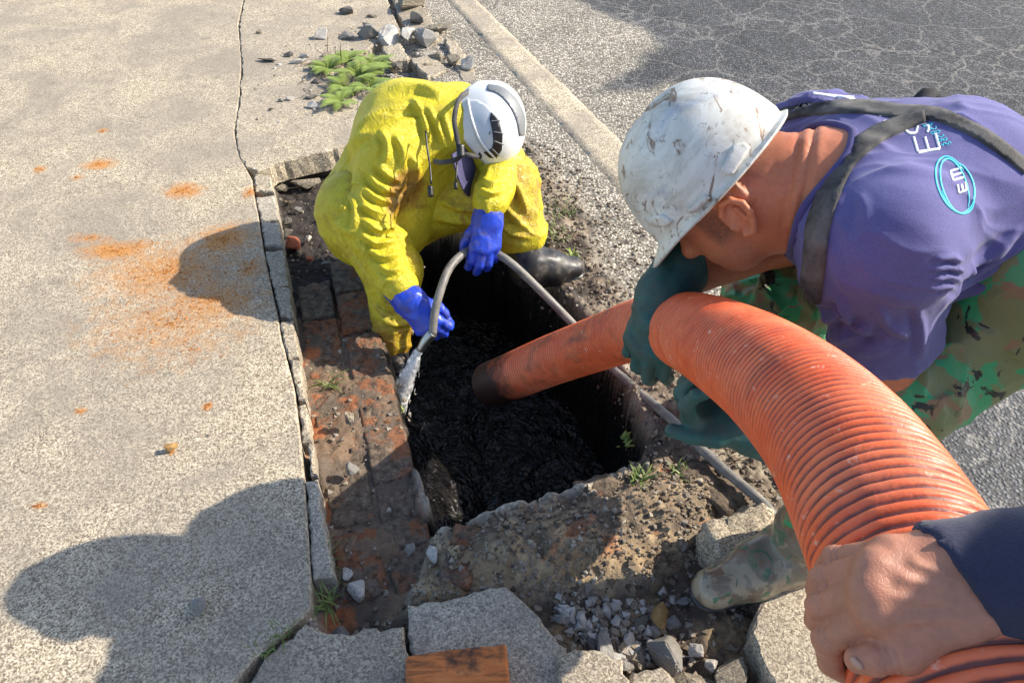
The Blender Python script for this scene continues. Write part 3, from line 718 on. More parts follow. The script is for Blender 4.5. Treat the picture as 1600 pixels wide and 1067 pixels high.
LEGF = [([(680, 310), (720, 326), (776, 330)], 5, .011), ([(672, 338), (724, 348), (780, 346)], 5, .010), ([(792, 272), (812, 300), (826, 344)], 5, .013), ([(776, 300), (796, 330), (824, 360)], 5, .012), ([(772, 340), (800, 366), (830, 370)], 4, .010), ([(590, 400), (606, 430), (640, 440)], 5, .010), ([(586, 450), (606, 476), (640, 480)], 5, .011), ([(590, 490), (612, 506), (640, 506)], 4, .010), ([(548, 372), (566, 400), (592, 410)], 5, .010), ([(640, 380), (652, 420), (650, 460)], 5, .010)]
hipR = y_['pel']+A(V(-.2, .3, -.9))*.085; hipL = y_['pel']+A(V(.6, .15, .7))*.09
jk = [rc(y_['pel'], y_['chest'], .150, .168, .05, (bn, 1.12)), rc(y_['chest'], y_['neck'], .16, .115, .06), rc(y_['rsh'], y_['lsh'], .105, .105, .06),
      rc(y_['chest']-A(V(1, 0, 0))*.03, y_['rsh'], .14, .098, .05), rc(y_['rsh'], y_['rel'], .086, .074, .035), rc(y_['rel'], y_['rwr'], .073, .054, .03),
      rc(y_['lsh'], y_['lel'], .085, .070, .03), rc(y_['lel'], y_['lwr'], .070, .056, .03), rc(y_['pel'], y_['pel']+A(V(-.15, .9, .1))*.06, .150, .14, .05),
      rc(y_['neck'], y_['head']+A(V(-1, .25, 0))*.045, .112, .086, .05), rc(y_['chest']+A(V(.5, .8, -.2))*.08, y_['pel']+A(V(.7, .5, -.2))*.12, .10, .10, .06)]
v, F = surface(jk, .0085, smooth_it=2); v, F = subdiv(v, F)
segs = [(p[1], p[2], (p[3]+p[4])/2) for p in jk]
v, n = wrinkle(v, F, segs, .0085, seed=3, torso=(0, 1, 2, 3, 8, 9, 10), ft=8)
v = crease(v, vnormals(v, F), ARMF)
fr = A(P(668, 330, 2.1)); dirt = sstep(.17, .03, np.linalg.norm(v-fr, axis=1))*1.1+.55*sstep(.10, .02, np.linalg.norm(v-A(P(632, 300, 2.1)), axis=1))+.25*sstep(.3, .0, np.linalg.norm(v-y_['rwr'], axis=1))
jacket = mesh_obj('jacket', v, F, M_YEL, Y, attrs=dict(dirt=dirt)); jacket['label'] = 'creased yellow hooded jacket smeared with mud'
tr = [rc(hipR, y_['rkn'], .112, .090, .04), rc(y_['rkn'], y_['ran'], .085, .062, .03), rc(hipL, y_['lkn'], .115, .098, .04), rc(y_['lkn'], y_['lan']+(y_['lkn']-y_['lan'])*.36, .098, .086, .03),
      rc(hipR, hipL, .13, .13, .05), rc(y_['pel'], y_['pel']+A(V(-.15, .9, .15))*.06, .142, .135, .05)]
v, F = surface(tr, .0085, smooth_it=2); v, F = subdiv(v, F); segs = [(p[1], p[2], (p[3]+p[4])/2) for p in tr]
v, n = wrinkle(v, F, segs, .0085, seed=23, torso=(4, 5), ft=9)
v = crease(v, vnormals(v, F), LEGF)
dirt = .38+.4*sstep(.22, .02, np.linalg.norm(v-y_['lkn'], axis=1))+.4*sstep(.2, .05, np.linalg.norm(v-y_['ran'], axis=1))
trou = mesh_obj('trousers', v, F, M_YEL, Y, attrs=dict(dirt=dirt)); trou['label'] = 'mud-spattered yellow waterproof trousers'
# boots
lheel = G(806, 446, -.035); ltoe = G(914, 428, -.035)
for heel, toe, kn, nm in ((lheel, ltoe, yP['lkn'], 'l'), (P(600, 566, 2.42), P(634, 584, 2.26), yP['rkn'], 'r')):
    pr, sole, *_ = boot_prims(heel, toe, kn, .98, .27)
    v, F = surface(pr, .007, smooth_it=2); n = vnormals(v, F); v = v+n*(.003*fbm(v*30, 3, 5))[:, None]
    b = mesh_obj('boot', v, F, M_BLK, Y); v, F = surface(sole, .006); mesh_obj('sole', v, F, M_DARK, b)
# gloved hands
jet_l = [P(676, 522, 2.05), P(679, 490, 2.04), P(688, 455, 2.04), P(704, 416, 2.08), P(733, 391, 2.135), P(762, 391, 2.150), P(792, 406, 2.14), P(830, 440, 2.15), P(892, 503, 2.16), P(948, 566, 2.07), P(1010, 622, 1.95)]
pr, Lf = hand(P(640, 470, 2.085), V(.62, .78, -.1), V(-.35, .1, -1), [(.75, 1.1, .7), (.85, 1.15, .7), (.9, 1.15, .7), (.9, 1.1, .7)], 'R', 1.06, 1.22, thumb=((-.5, .7, -.35), (.05, .85, -.6), (.5, .6, -.6)))
pr += [rc(P(640, 470, 2.085), P(655, 488, 2.08), .040, .030, .02, (V(0, 0, 1), 1.3)), rc(P(622, 446, 2.105), P(640, 470, 2.085), .050, .042, .02, (V(0, 0, 1), 1.15))]
v, F = surface(pr, .0040, smooth_it=1, planes=[(P(619, 446, 2.1), V(-.55, -.8, 0), .003)]); n = vnormals(v, F); v = v+n*(.0016*fbm(v*55, 3, 5)+.0032*(1-np.abs(vnoise(v*24, 6)))**3)[:, None]
g1 = mesh_obj('glove', v, F, M_BLUE, Y); g1['label'] = 'blue rubber glove closed round the nozzle'
pr, Lf = hand(P(763, 338, 2.115), V(-.10, 1, .05), V(.25, -.1, -1), [(.35, .7, .5), (.30, .75, .5), (.35, .8, .5), (.45, .8, .5)], 'L', 1.06, 1.22, thumb=((-.55, .7, -.5), (-.25, .85, -.5), (.05, .85, -.55)))
pr += [rc(P(765, 312, 2.115), P(763, 345, 2.115), .045, .036, .02, (V(0, 0, 1), 1.2))]
v, F = surface(pr, .0040, smooth_it=1, planes=[(P(766, 309, 2.1), V(.05, -1, 0), .003)]); n = vnormals(v, F); v = v+n*(.0016*fbm(v*55, 3, 8)+.0032*(1-np.abs(vnoise(v*24, 7)))**3)[:, None]
mesh_obj('glove', v, F, M_BLUE, Y)['label'] = 'blue rubber glove guiding the thin hose'
# head, mostly hidden by hood and helmet
yc, yf = A(V(.93, -.22, -.22)), A(V(-.05, 1, -.05)); yf, yu, yr = frame_from(yf, yc)       # face direction, crown direction, his right
def head_prims(c, f, u, r, s=1.0):
    q = lambda a, b, d: c+s*(f*a+u*b+r*d)
    return [el(q(0, .03, 0), (f, u, r), (.098*s, .092*s, .077*s), .02), el(q(.02, -.035, 0), (f, u, r), (.080*s, .085*s, .064*s), .03), rc(q(.055, -.085, -.02), q(.055, -.085, .02), .030*s, .030*s, .03),
            rc(q(.085, .015, 0), q(.108, -.030, 0), .010*s, .015*s, .012), rc(q(.08, .03, -.04), q(.08, .03, .04), .016*s, .016*s, .02), rc(q(.085, -.060, -.022), q(.085, -.060, .022), .010*s, .010*s, .008),
            rc(q(-.02, -.06, 0), q(-.055, -.15, 0), .058*s, .062*s, .03)]+[x for d in (-1, 1) for x in (rc(q(.0, .008, d*.074), q(-.012, -.025, d*.078), .011*s, .008*s, .006), rc(q(.0, .008, d*.074), q(-.022, .012, d*.084), .008*s, .006*s, .004), rc(q(-.022, .012, d*.084), q(-.018, -.022, d*.082), .006*s, .006*s, .004))]
hd = y_['head']+yu*(-.035)+yf*.0
pr = head_prims(hd, yf, yu, yr)+[rc(hd-yu*.1-yf*.03, y_['neck'], .06, .07, .03), rc(y_['neck'], y_['chest'], .07, .11, .04), rc(y_['chest'], y_['pel'], .11, .12, .05),
     rc(y_['rsh'], y_['rel'], .05, .042, .03), rc(y_['rel'], y_['rwr'], .042, .03, .02), rc(y_['lsh'], y_['lel'], .05, .042, .03), rc(y_['lel'], y_['lwr'], .042, .03, .02), rc(y_['rsh'], y_['lsh'], .07, .07, .04),
     rc(hipR, y_['rkn'], .08, .055, .04), rc(y_['rkn'], y_['ran'], .055, .04, .02), rc(hipL, y_['lkn'], .08, .055, .04), rc(y_['lkn'], y_['lan'], .055, .04, .02)]
v, F = surface(pr, .0075, smooth_it=1); mesh_obj('body', v, F, M_SKIN, Y)
# safety helmet, built in the head's own frame (x forward, y up, z right)
def shell(c, f, u, r, fn, name, mat, parent, nu=64, nv=28, th=.004):
    """dome from an outline fn(az) -> (rim radius fwd/side scale, rim height) and profile; returns object"""
    vs = []; az = np.linspace(0, 2*math.pi, nu, endpoint=False); t = np.linspace(0, 1, nv)
    out = []
    for lay in (0, 1):
        for tt in t:
            for a in az: out.append(c+fn(a, tt, lay)@np.array([f, u, r]))
    v_ = np.array(out); fs_ = []
    for lay in (0, 1):
        o_ = lay*nu*nv
        for i in range(nv-1):
            for j in range(nu):
                q = [o_+i*nu+j, o_+i*nu+(j+1) % nu, o_+(i+1)*nu+(j+1) % nu, o_+(i+1)*nu+j]; fs_.append(q if lay else q[::-1])
    for j in range(nu): fs_.append([j, (j+1) % nu, nu*nv+(j+1) % nu, nu*nv+j])
    top = nu*(nv-1); fs_.append([top+j for j in range(nu)][::1]); fs_.append([nu*nv+top+j for j in range(nu)][::-1])
    return mesh_obj(name, v_, fs_, mat, parent)
def yfn(a, t, lay):
    th_ = .004*lay
    rimh = -.030-.022*max(0, math.cos(a))**2*0-.045*abs(math.sin(a))**3*(1 if math.cos(a) > -.75 else .6)+.035*max(0, math.cos(a))**3
    el_ = t*math.pi/2; h0 = rimh; y = h0+(.112-h0)*math.sin(el_)
    e = max(0.0, (y+.055)/(.167)); rr = math.sqrt(max(0, 1-max(0, (y-.0)/.112)**2.3)) if y > 0 else 1-.06*(y/.08)**2
    rx, rz = .131, .110
    return np.array([math.cos(a)*(rx-th_)*rr-.008, y-th_*t, math.sin(a)*(rz-th_)*rr])
hc_y = y_['head']+yu*(.0)
helm = shell(hc_y, yf, yu, yr, yfn, 'helmet', M_WHITE, Y); helm['label'] = 'white ventilated safety helmet with a black side vent'
hb = bvh_of(helm)
wrap('vent_recess', [(730, 156), (745, 156), (762, 166), (775, 182), (786, 210), (785, 235), (776, 247), (757, 238), (745, 220), (735, 190)], hb, M_LGREY, helm, .0012, .003, 4)
wrap('side_vent', [(768, 176), (778, 186), (785, 210), (784, 234), (775, 247), (765, 246), (756, 238), (768, 232), (771, 222), (769, 205), (765, 186)], hb, M_DARK, helm, .0030, .004, 3)
wrap('trim', ribbon_poly([(731, 156), (738, 188), (752, 222), (774, 247)], [3.2, 3.2, 3, 2]), hb, M_WHITE, helm, .0055, .005, 2.5)
for i in range(4):
    a_ = [(767, 190), (771, 206), (772, 220), (769, 232)][i]; b_ = [(781, 189), (786, 209), (786, 226), (780, 243)][i]
    wrap('vent_bar', ribbon_poly([a_, b_], 1.6), hb, M_GREYP, helm, .0045, .003, 2)
wrap('crown_vent', ribbon_poly([(762, 137), (782, 143), (800, 160), (812, 184), (815, 212)], [9, 13, 15, 14, 8]), hb, M_GREYP, helm, .0028, .004, 3)
wrap('knob', [(747, 241), (752, 241), (753, 246), (750, 249), (746, 247)], hb, M_DARK, helm, .004, .006, 2)
jb = bvh_of(jacket)
# chin strap, buckle, cap peak
hp = lambda px, py, t: P(px, py, t)
def band(name, pts, wd, th, mat, parent):
    c, s = resample(spline(pts), .006); t, u, w_ = frames(c); nv_ = len(c)
    view = unit(A(CC)-c.mean(0)); nn = np.tile(view, (nv_, 1)); sdv = np.cross(t, nn); sdv /= np.linalg.norm(sdv, axis=1)[:, None]; nn = np.cross(sdv, t)
    vs = np.concatenate([c+sdv*wd/2+nn*th/2, c-sdv*wd/2+nn*th/2, c-sdv*wd/2-nn*th/2, c+sdv*wd/2-nn*th/2]); fs = []
    for k_ in range(4):
        a0, b0 = k_*nv_, ((k_+1) % 4)*nv_
        fs += [[a0+i, b0+i, b0+i+1, a0+i+1] for i in range(nv_-1)]
    fs += [[0, 3*nv_, 2*nv_, nv_], [nv_-1, 2*nv_-1, 3*nv_-1, 4*nv_-1]]
    return mesh_obj(name, vs, fs, mat, parent)
band('chin_strap', [P(736, 141, 2.12), P(718, 155, 2.06), P(710, 185, 2.045), P(714, 215, 2.04), P(719, 240, 2.04), P(712, 250, 2.05), P(690, 254, 2.06), P(676, 252, 2.08)], .014, .003, M_STRAP, helm)
band('chin_strap', [P(718, 240, 2.036), P(735, 243, 2.04), P(750, 247, 2.06)], .013, .003, M_STRAP, helm)
band('buckle', [P(719, 226, 2.032), P(720, 247, 2.032)], .022, .008, M_DARK, helm)
# cap peak under the helmet
pk = []; fk = []
for lay in (0, 1):
    for i in range(7):
        for j in range(13):
            a = (j/12-.5)*2.0; rr_ = .075+i/6*.112
            pk.append(hc_y+yf*(.040+rr_*math.cos(a)*1.0-.02)+yr*(rr_*math.sin(a)*.82)+yu*(-.050+.018*math.cos(a*1.2)-.022*i/6-lay*.004))
for lay in (0, 1):
    for i in range(6):
        for j in range(12):
            q = [lay*91+i*13+j, lay*91+i*13+j+1, lay*91+(i+1)*13+j+1, lay*91+(i+1)*13+j]; fk.append(q if lay else q[::-1])
rim = [78+j for j in range(13)]; fk += [[rim[j], rim[j+1], rim[j+1]+91, rim[j]+91] for j in range(12)]
fk += [[i*13, (i+1)*13, (i+1)*13+91, i*13+91] for i in range(6)]+[[i*13+12, (i+1)*13+12, (i+1)*13+103, i*13+103] for i in range(6)]
mesh_obj('cap_peak', pk, fk, M_NAVYCAP, Y)['label'] = 'dark navy cap peak under the helmet'
# draw cords of the hood
tube('draw_cord', [P(665, 205, 2.04), P(668, 235, 2.03), P(672, 262, 2.03), P(674, 292, 2.02)], .0028, M_DARK, Y, 8)
tube('cord_toggle', [P(672, 291, 2.02), P(673, 308, 2.02)], .008, M_DARK, Y, 10, .006)
tube('draw_cord', [P(714, 254, 2.03), P(713, 275, 2.02), P(711, 292, 2.02)], .0026, M_DARK, Y, 8)
tube('cord_toggle', [P(712, 286, 2.02), P(712, 298, 2.02)], .006, M_DARK, Y, 10, .006)
# thin jetting hose and its spray
M_JET = plain('grey_rubber_hose', (.13, .125, .115), .5, var=.35, scale=26, bump=.3, dirt=(.27, .24, .20), dscale=18, dlo=.45, dhi=.7)
jp = [A(p) for p in jet_l]
for px, py in ((1060, 668), (1110, 714), (1160, 758), (1192, 788)):
    g = G(px, py, 0); jp.append(A((g.x, g.y, zat(g.x, g.y)+.022)))
gq = G(1262, 850, 0); jp += [A((gq.x, gq.y, -.008)), A((.95, .62, -.008)), A((1.5, .05, -.008)), A((2.4, -.9, -.008))]
jc, js = resample(spline(jp), .008); jc = smooth_path(jc, 6); v, f = tube_mesh(jc, .0122, 14)
jh = mesh_obj('jetting_hose', v, f, M_JET); T(jh, 'thin grey rubber hose running from the blue gloves across the soil', 'hose')
c, s = resample(spline([P(676, 520, 2.05), P(664, 534, 2.06), P(656, 548, 2.07)]), .006); v, f = tube_mesh(c, np.linspace(.016, .011, len(c)), 14)
mesh_obj('nozzle', v, f, plain('steel', (.35, .35, .34), .35, 1.0, bump=.1), jh)
# ================================================================= worker in the purple T-shirt
def camo_mat(name, rough=.5, green=.55, tint=1.0):
    m, nt, b = nmat(name); k = N(nt); v = k.coord()
    n1 = k.noise(v, 15, 3, .55, .9); n2 = k.noise(k.mapping(v, loc=(3, 7, 1)), 19, 3, .55, .9); n3 = k.noise(k.mapping(v, loc=(9, 2, 5)), 26, 4, .6, .7)
    c = k.mix(k.ramp(n1, [(.50, 0.0), (.53, 1.0)]), tuple(x*tint for x in (.085, .098, .042)), tuple(x*tint for x in (.020, .135*green/.55, .062)))
    c = k.mix(k.ramp(n2, [(.61, 0.0), (.64, 1.0)]), c, tuple(x*tint for x in (.115, .075, .040))); c = k.mix(k.ramp(n3, [(.60, 0.0), (.63, 1.0)]), c, (.016, .020, .016))
    c = k.mix(k.ramp(k.noise(v, 9, 6, .65), [(.58, 0.0), (.8, .6)]), c, (.22, .19, .14))
    k.set(b, 'Base Color', c); b.inputs['Roughness'].default_value = rough
    k.set(b, 'Normal', k.bump(k.noise(v, 45, 5, .6, 1.0), .3, .006)); return m
M_CAMO = camo_mat('camouflage_pvc', .42, green=.62, tint=2.0)
def boot_mat():
    m, nt, b = nmat('muddy_camouflage_rubber'); k = N(nt); v = k.coord()
    n1 = k.noise(v, 17, 2, .5, 1.2); n2 = k.noise(k.mapping(v, loc=(3, 7, 1)), 21, 2, .5, 1.2); n3 = k.noise(k.mapping(v, loc=(9, 2, 5)), 24, 2, .5, 1.0)
    c = k.mix(k.ramp(n1, [(.47, 0.0), (.51, 1.0)]), (.27, .225, .155), (.15, .125, .09))
    c = k.mix(k.ramp(n2, [(.55, 0.0), (.58, 1.0)]), c, (.175, .10, .062)); c = k.mix(k.ramp(n3, [(.60, 0.0), (.62, 1.0)]), c, (.03, .11, .055))
    c = k.mix(k.ramp(k.noise(v, 12, 6, .7, .5), [(.45, 0.0), (.75, .75)]), c, (.27, .23, .165))
    k.set(b, 'Base Color', c); k.set(b, 'Roughness', k.ramp(k.noise(v, 14, 4), [(.35, .22), (.65, .5)])); b.inputs['Coat Weight'].default_value = .25
    k.set(b, 'Normal', k.bump(k.noise(v, 40, 5, .6, 1.0), .25, .004)); return m
M_BOOTC = boot_mat()
def shirt_mat(name, c0, c1):
    m, nt, b = nmat(name); k = N(nt); v = k.coord()
    n1 = k.noise(v, 6, 5, .6, .4); c = k.mix(k.ramp(n1, [(.3, 0.0), (.7, 1.0)]), c0, c1)
    c = k.mix(k.ramp(k.noise(v, 420, 2), [(.3, .28), (.6, 0.0)]), c, tuple(x*.45 for x in c0))
    c = k.mix(k.ramp(k.noise(v, 45, 5, .7), [(.66, 0.0), (.8, .25)]), c, (.03, .03, .06))
    k.set(b, 'Base Color', c); b.inputs['Roughness'].default_value = .85; b.inputs['Sheen Weight'].default_value = .15; b.inputs['Specular IOR Level'].default_value = .2
    k.set(b, 'Normal', k.bump(k.math('ADD', k.noise(v, 700, 2), k.math('MULTIPLY', k.noise(v, 24, 4, .6, .8), 2.0)), .28, .002)); return m
M_SHIRT = shirt_mat('purple_cotton', (.100, .097, .245), (.142, .135, .32))
M_NAVY = shirt_mat('navy_cotton', (.030, .032, .062), (.040, .042, .078))
def hardhat_mat():
    m, nt, b = nmat('scuffed_white_plastic'); k = N(nt); v = k.coord()
    c = k.mix(k.ramp(k.noise(v, 9, 6, .65), [(.42, 0.0), (.72, .6)]), (.70, .69, .63), (.54, .52, .45))
    d1 = k.ramp(k.noise(k.mapping(v, (1, 1, .5)), 13, 8, .72, 1.0), [(.46, 0.0), (.64, .75)]); c = k.mix(d1, c, (.38, .34, .27))
    d2 = k.ramp(k.noise(k.mapping(v, (1.6, .8, .8), loc=(4, 4, 4)), 16, 7, .7, 1.4), [(.555, 0.0), (.61, .9)]); c = k.mix(d2, c, (.20, .105, .045))
    d3 = k.ramp(k.noise(v, 75, 6, .75, .5), [(.58, 0.0), (.66, .6)]); c = k.mix(d3, c, (.15, .14, .14))
    d4 = k.ramp(k.noise(k.mapping(v, loc=(8, 1, 3)), 11, 5, .6, .5), [(.58, 0.0), (.70, .4)]); c = k.mix(d4, c, (.20, .28, .42))
    d5 = k.ramp(k.noise(k.mapping(v, loc=(2, 9, 6)), 17, 6, .65, .5), [(.62, 0.0), (.69, .6)]); c = k.mix(d5, c, (.10, .28, .18))
    k.set(b, 'Base Color', c); k.set(b, 'Roughness', k.ramp(k.noise(v, 20, 5), [(.3, .35), (.7, .6)]))
    k.set(b, 'Normal', k.bump(k.noise(v, 120, 5, .7), .12, .002)); return m
M_HAT = hardhat_mat()
Q = empty('person', G(1320, 760, -.02)); T(Q, 'worker in purple T-shirt and scuffed white hard hat bending over the orange hose', 'person', 'sewer workers')
q_ = {k_: A(v_) for k_, v_ in dict(neck=P(1300, 292, 1.11), ub=P(1348, 292, 1.155), mid=P(1475, 300, 1.13), pel=P(1690, 425, 1.12), lsh=P(1372, 385, 1.045), rsh=P(1275, 240, 1.30),
      lel=P(1392, 612, 1.19), lwr=P(1190, 668, 1.165), rel=P(1225, 372, 1.36), rwr=P(1045, 444, 1.30), hipL=P(1665, 430, 1.13), hipR=P(1610, 340, 1.34),
      lkn=P(1405, 612, 1.21), rkn=P(1205, 462, 1.46), c=P(1112, 276, 1.165)).items()}
pf, pu, pr_ = frame_from(V(-.58, .66, .42), V(-.72, -.64, -.06))       # face, crown, right
bnq = A(V(0, -.62, -.78))
# shirt
sh_ = [rc(q_['rsh'], q_['lsh'], .084, .088, .05), rc(q_['ub'], q_['mid'], .122, .128, .05, (bnq, 1.15)), rc(q_['mid'], q_['pel'], .128, .135, .05, (bnq, 1.10)), rc(q_['neck'], q_['ub'], .080, .12, .05),
       rc(q_['lsh'], q_['lel'], .089, .070, .045), rc(q_['rsh'], q_['rel'], .085, .070, .045), rc(q_['lsh'], q_['mid'], .090, .11, .05), rc(q_['rsh'], q_['mid'], .085, .105, .05), rc(q_['ub']+A(V(0, .6, .6))*.05, q_['mid']+A(V(0, .6, .6))*.07, .11, .12, .06)]
ad = unit(q_['lel']-q_['lsh']); hemL = A(P(1388, 545, 1.14)); nkd = unit(A(q_['c'])-q_['neck'])
hemR = q_['rsh']+(q_['rel']-q_['rsh'])*.72; ar = unit(q_['rel']-q_['rsh'])
def sleeve_cut(g, D):
    for pt, d, ax0 in ((hemL, ad, q_['lsh']), (hemR, ar, q_['rsh'])):
        near = np.linalg.norm((g-pt)-((g-pt)@d)[:, None]*d, axis=1) < .125
        s = (g-pt)@d
        D = np.where(near & (s > -.02), np.maximum(D, s), D)
    return D
v, F = surface(sh_, .0075, smooth_it=2, fn=sleeve_cut, sub=[rc(q_['neck']+nkd*.016, q_['c'], .082, .11, .012)], planes=[(q_['pel']+unit(q_['pel']-q_['mid'])*.02, q_['pel']-q_['mid'], .02)])
v, F = subdiv(v, F); n = vnormals(v, F)
wp = np.stack([fbm(v*6, 2, 3), fbm(v*6+3, 2, 4), fbm(v*6+6, 2, 5)], 1)
arm = sstep(.16, .05, np.linalg.norm((v-q_['lsh'])-np.clip((v-q_['lsh'])@ad, 0, .3)[:, None]*ad, axis=1))
pit_ = A(P(1505, 425, 1.05)); dpit = np.linalg.norm(v-pit_, axis=1); ngk = A(P(1240, 175, 1.25)); dng = np.linalg.norm(v-ngk, axis=1)
sdir = unit(q_['pel']-q_['neck']); al = (v@sdir)[:, None]*sdir; vv2 = (v-al)*1.25+al*.5
dd = .0065*(1-np.abs(vnoise(vv2*11+wp*.9, 7)))**2.5+.0035*(1-np.abs(vnoise(vv2*23+wp, 8)))**3
tpx = unit(A(V(.55, .83, 0))); dd += .0085*np.sin(((v-pit_)@tpx)*230+wp[:, 0]*3)*np.exp(-(dpit/.055)**2)
dd += .0070*np.sin(((v-ngk)@unit(A(V(.15, 1, 0))))*260+wp[:, 1]*3)*np.exp(-(dng/.085)**2)
axl = A(P(1322, 505, 1.07)); dax = np.linalg.norm(v-axl, axis=1); dd += .007*np.sin(((v-axl)@unit(A(V(.8, .5, 0))))*190+wp[:, 2]*3)*np.exp(-(dax/.05)**2)
scap = np.linalg.norm(v-A(P(1420, 330, .99)), axis=1); dd += .010*np.exp(-(scap/.07)**2)
v = v+n*dd[:, None]
v = crease(v, vnormals(v, F), [([(1456, 408), (1482, 402), (1508, 412)], 4.5, .007), ([(1452, 424), (1482, 417), (1510, 426)], 4.5, .008), ([(1450, 440), (1480, 432), (1506, 440)], 4.5, .007), ([(1448, 456), (1476, 448), (1500, 452)], 4, .005), ([(1306, 462), (1322, 490), (1318, 524)], 6, .009), ([(1322, 486), (1340, 512), (1376, 520)], 6, .008), ([(1505, 436), (1550, 412), (1604, 380)], 7, .008), ([(1520, 420), (1560, 392), (1600, 352)], 7, .006), ([(1340, 296), (1352, 330), (1344, 366)], 9, .003), ([(1222, 160), (1262, 156), (1310, 160)], 4, .006), ([(1430, 470), (1440, 520), (1436, 570)], 7, .006), ([(1370, 470), (1390, 510), (1430, 528)], 7, .006), ([(1540, 420), (1575, 400), (1606, 372)], 6, .004)])
shirt = mesh_obj('shirt', v, F, M_SHIRT, Q); shirt['label'] = 'purple T-shirt with white and cyan lettering on the back'
sb = bvh_of(shirt)
# skin: head, neck, arms as one figure
hq = q_['c']-pu*.028
pr = head_prims(hq, pf, pu, pr_, 1.02)+[rc(hq-pu*.055-pf*.035, q_['neck']+unit(q_['ub']-q_['neck'])*.03, .066, .078, .04), rc(hq-pu*.02-pf*.05, q_['neck'], .062, .07, .03), rc(q_['neck'], q_['ub'], .072, .10, .04), rc(q_['lsh'], q_['lel'], .060, .050, .03), rc(q_['lel'], q_['lwr'], .049, .032, .025),
     rc(q_['rsh'], q_['rel'], .058, .048, .03), rc(q_['rel'], q_['rwr'], .048, .034, .025), rc(q_['rsh'], q_['lsh'], .06, .06, .04), rc(q_['ub'], q_['pel'], .10, .11, .05), rc(q_['hipL'], q_['lkn'], .08, .055, .04), rc(q_['hipR'], q_['rkn'], .08, .055, .04)]
v, F = surface(pr, .0052, smooth_it=1); n = vnormals(v, F)
sN = (v-q_['neck'])@nkd; rN = np.linalg.norm((v-q_['neck'])-sN[:, None]*nkd, axis=1); wN = .006*fbm(v*14, 2, 9); onN = (rN < .10)*sstep(-.02, .01, sN)*sstep(.14, .11, sN)
foldN = sum(a*np.exp(-((sN-c-wN)/w_)**2) for a, c, w_ in ((-.0042, .040, .0032), (.0026, .050, .008), (-.0030, .062, .0028), (.002, .030, .008)))*((v-q_['neck'])@bnq > -.03)
v = v+n*(.0018*fbm(v*22, 3, 4)+.0006*fbm(v*90, 2, 5)+foldN*onN)[:, None]
eb0 = hq-pr_*.080-pu*.036+pf*.012; lf = (v-eb0)@pf; lu = (v-eb0)@pu; lr = np.abs((v-hq)@pr_)
stub = .85*sstep(.010, .020, lf)*sstep(.060, .045, lf)*sstep(-.03, -.005, lu)*sstep(.0, .03, lr)+.32*sstep(.0, .03, lf)*sstep(-.01, -.04, lu)*sstep(-.16, -.12, lu)*(lf < .16)+.55*sstep(.012, .03, lu)*sstep(-.005, -.03, lf)*(np.linalg.norm(v-hq, axis=1) < .13)
body = mesh_obj('body', v, F, M_SKIN, Q, attrs=dict(stubble=np.clip(stub, 0, 1)))
# ear rim facing the camera, sideburn
eb = hq-pr_*.079
eb = hq-pr_*.080-pu*.036+pf*.012
e_ = lambda a, b, d: eb+pf*a+pu*b-pr_*d
ring = [(.014, .006, .002), (.012, .022, .007), (.000, .033, .012), (-.014, .030, .016), (-.022, .014, .018), (-.020, -.004, .016), (-.012, -.018, .012), (-.002, -.029, .008), (.008, -.026, .004)]
ep = [rc(e_(*ring[i]), e_(*ring[i+1]), .0052, .0052 if i < 6 else .0068, .003) for i in range(len(ring)-1)]+[el(e_(-.004, .004, .004), (pf-pr_*-.35, pu, pr_), (.018, .027, .005), .004), rc(e_(-.010, .014, .010), e_(-.008, -.008, .009), .0045, .004, .004), rc(e_(.014, -.004, .004), e_(.012, -.012, .004), .0055, .005, .004)]
v, F = surface(ep, .0019, smooth_it=1); mesh_obj('ear', v, F, M_SKIN, body)
bb = bvh_of(body)
0 and wrap('hair', [(1122, 356), (1140, 338), (1152, 344), (1150, 366), (1160, 384), (1146, 388), (1130, 374)], bb, M_HAIR, Q, .0012, .001, 4)
# ribbed collar laid along the neckline
nl = []
bbv = bvh_of(body)
for a in np.linspace(0, 2*math.pi, 60, endpoint=False):
    kx = unit(np.cross(nkd, (0, 0, 1.))); ky = np.cross(nkd, kx); d = kx*math.cos(a)+ky*math.sin(a); best = None
    for t in np.linspace(.05, -.06, 45):                       # slide down the neck until the shirt is outside the skin
        o3 = q_['neck']+nkd*t; h1 = sb.ray_cast(Vector(o3+d*.25), Vector(-d)); h2 = bbv.ray_cast(Vector(o3+d*.25), Vector(-d))
        if h1[0] is not None and h2[0] is not None and h1[3] < h2[3] and .25-h1[3] < .14: best = A(h1[0]); break
    nl.append(best if best is not None else None)
okp = [p for p in nl if p is not None]
if len(okp) > 20:
    ck = np.array(okp)
    for _ in range(5): ck = .25*np.roll(ck, 1, 0)+.5*ck+.25*np.roll(ck, -1, 0)
    v_, f_ = tube_mesh(np.concatenate([ck, ck[:2]]), .0075, 10, False); mesh_obj('collar', v_, f_, shirt_mat('collar_rib', (.065, .055, .17), (.085, .075, .21)), shirt)
print('EAR', [ (800+1130*(Vector(x)-CC).dot(RT)/(Vector(x)-CC).dot(FW), 533.5-1130*(Vector(x)-CC).dot(UPV)/(Vector(x)-CC).dot(FW)) for x in (eb, hq, q_['c'])])
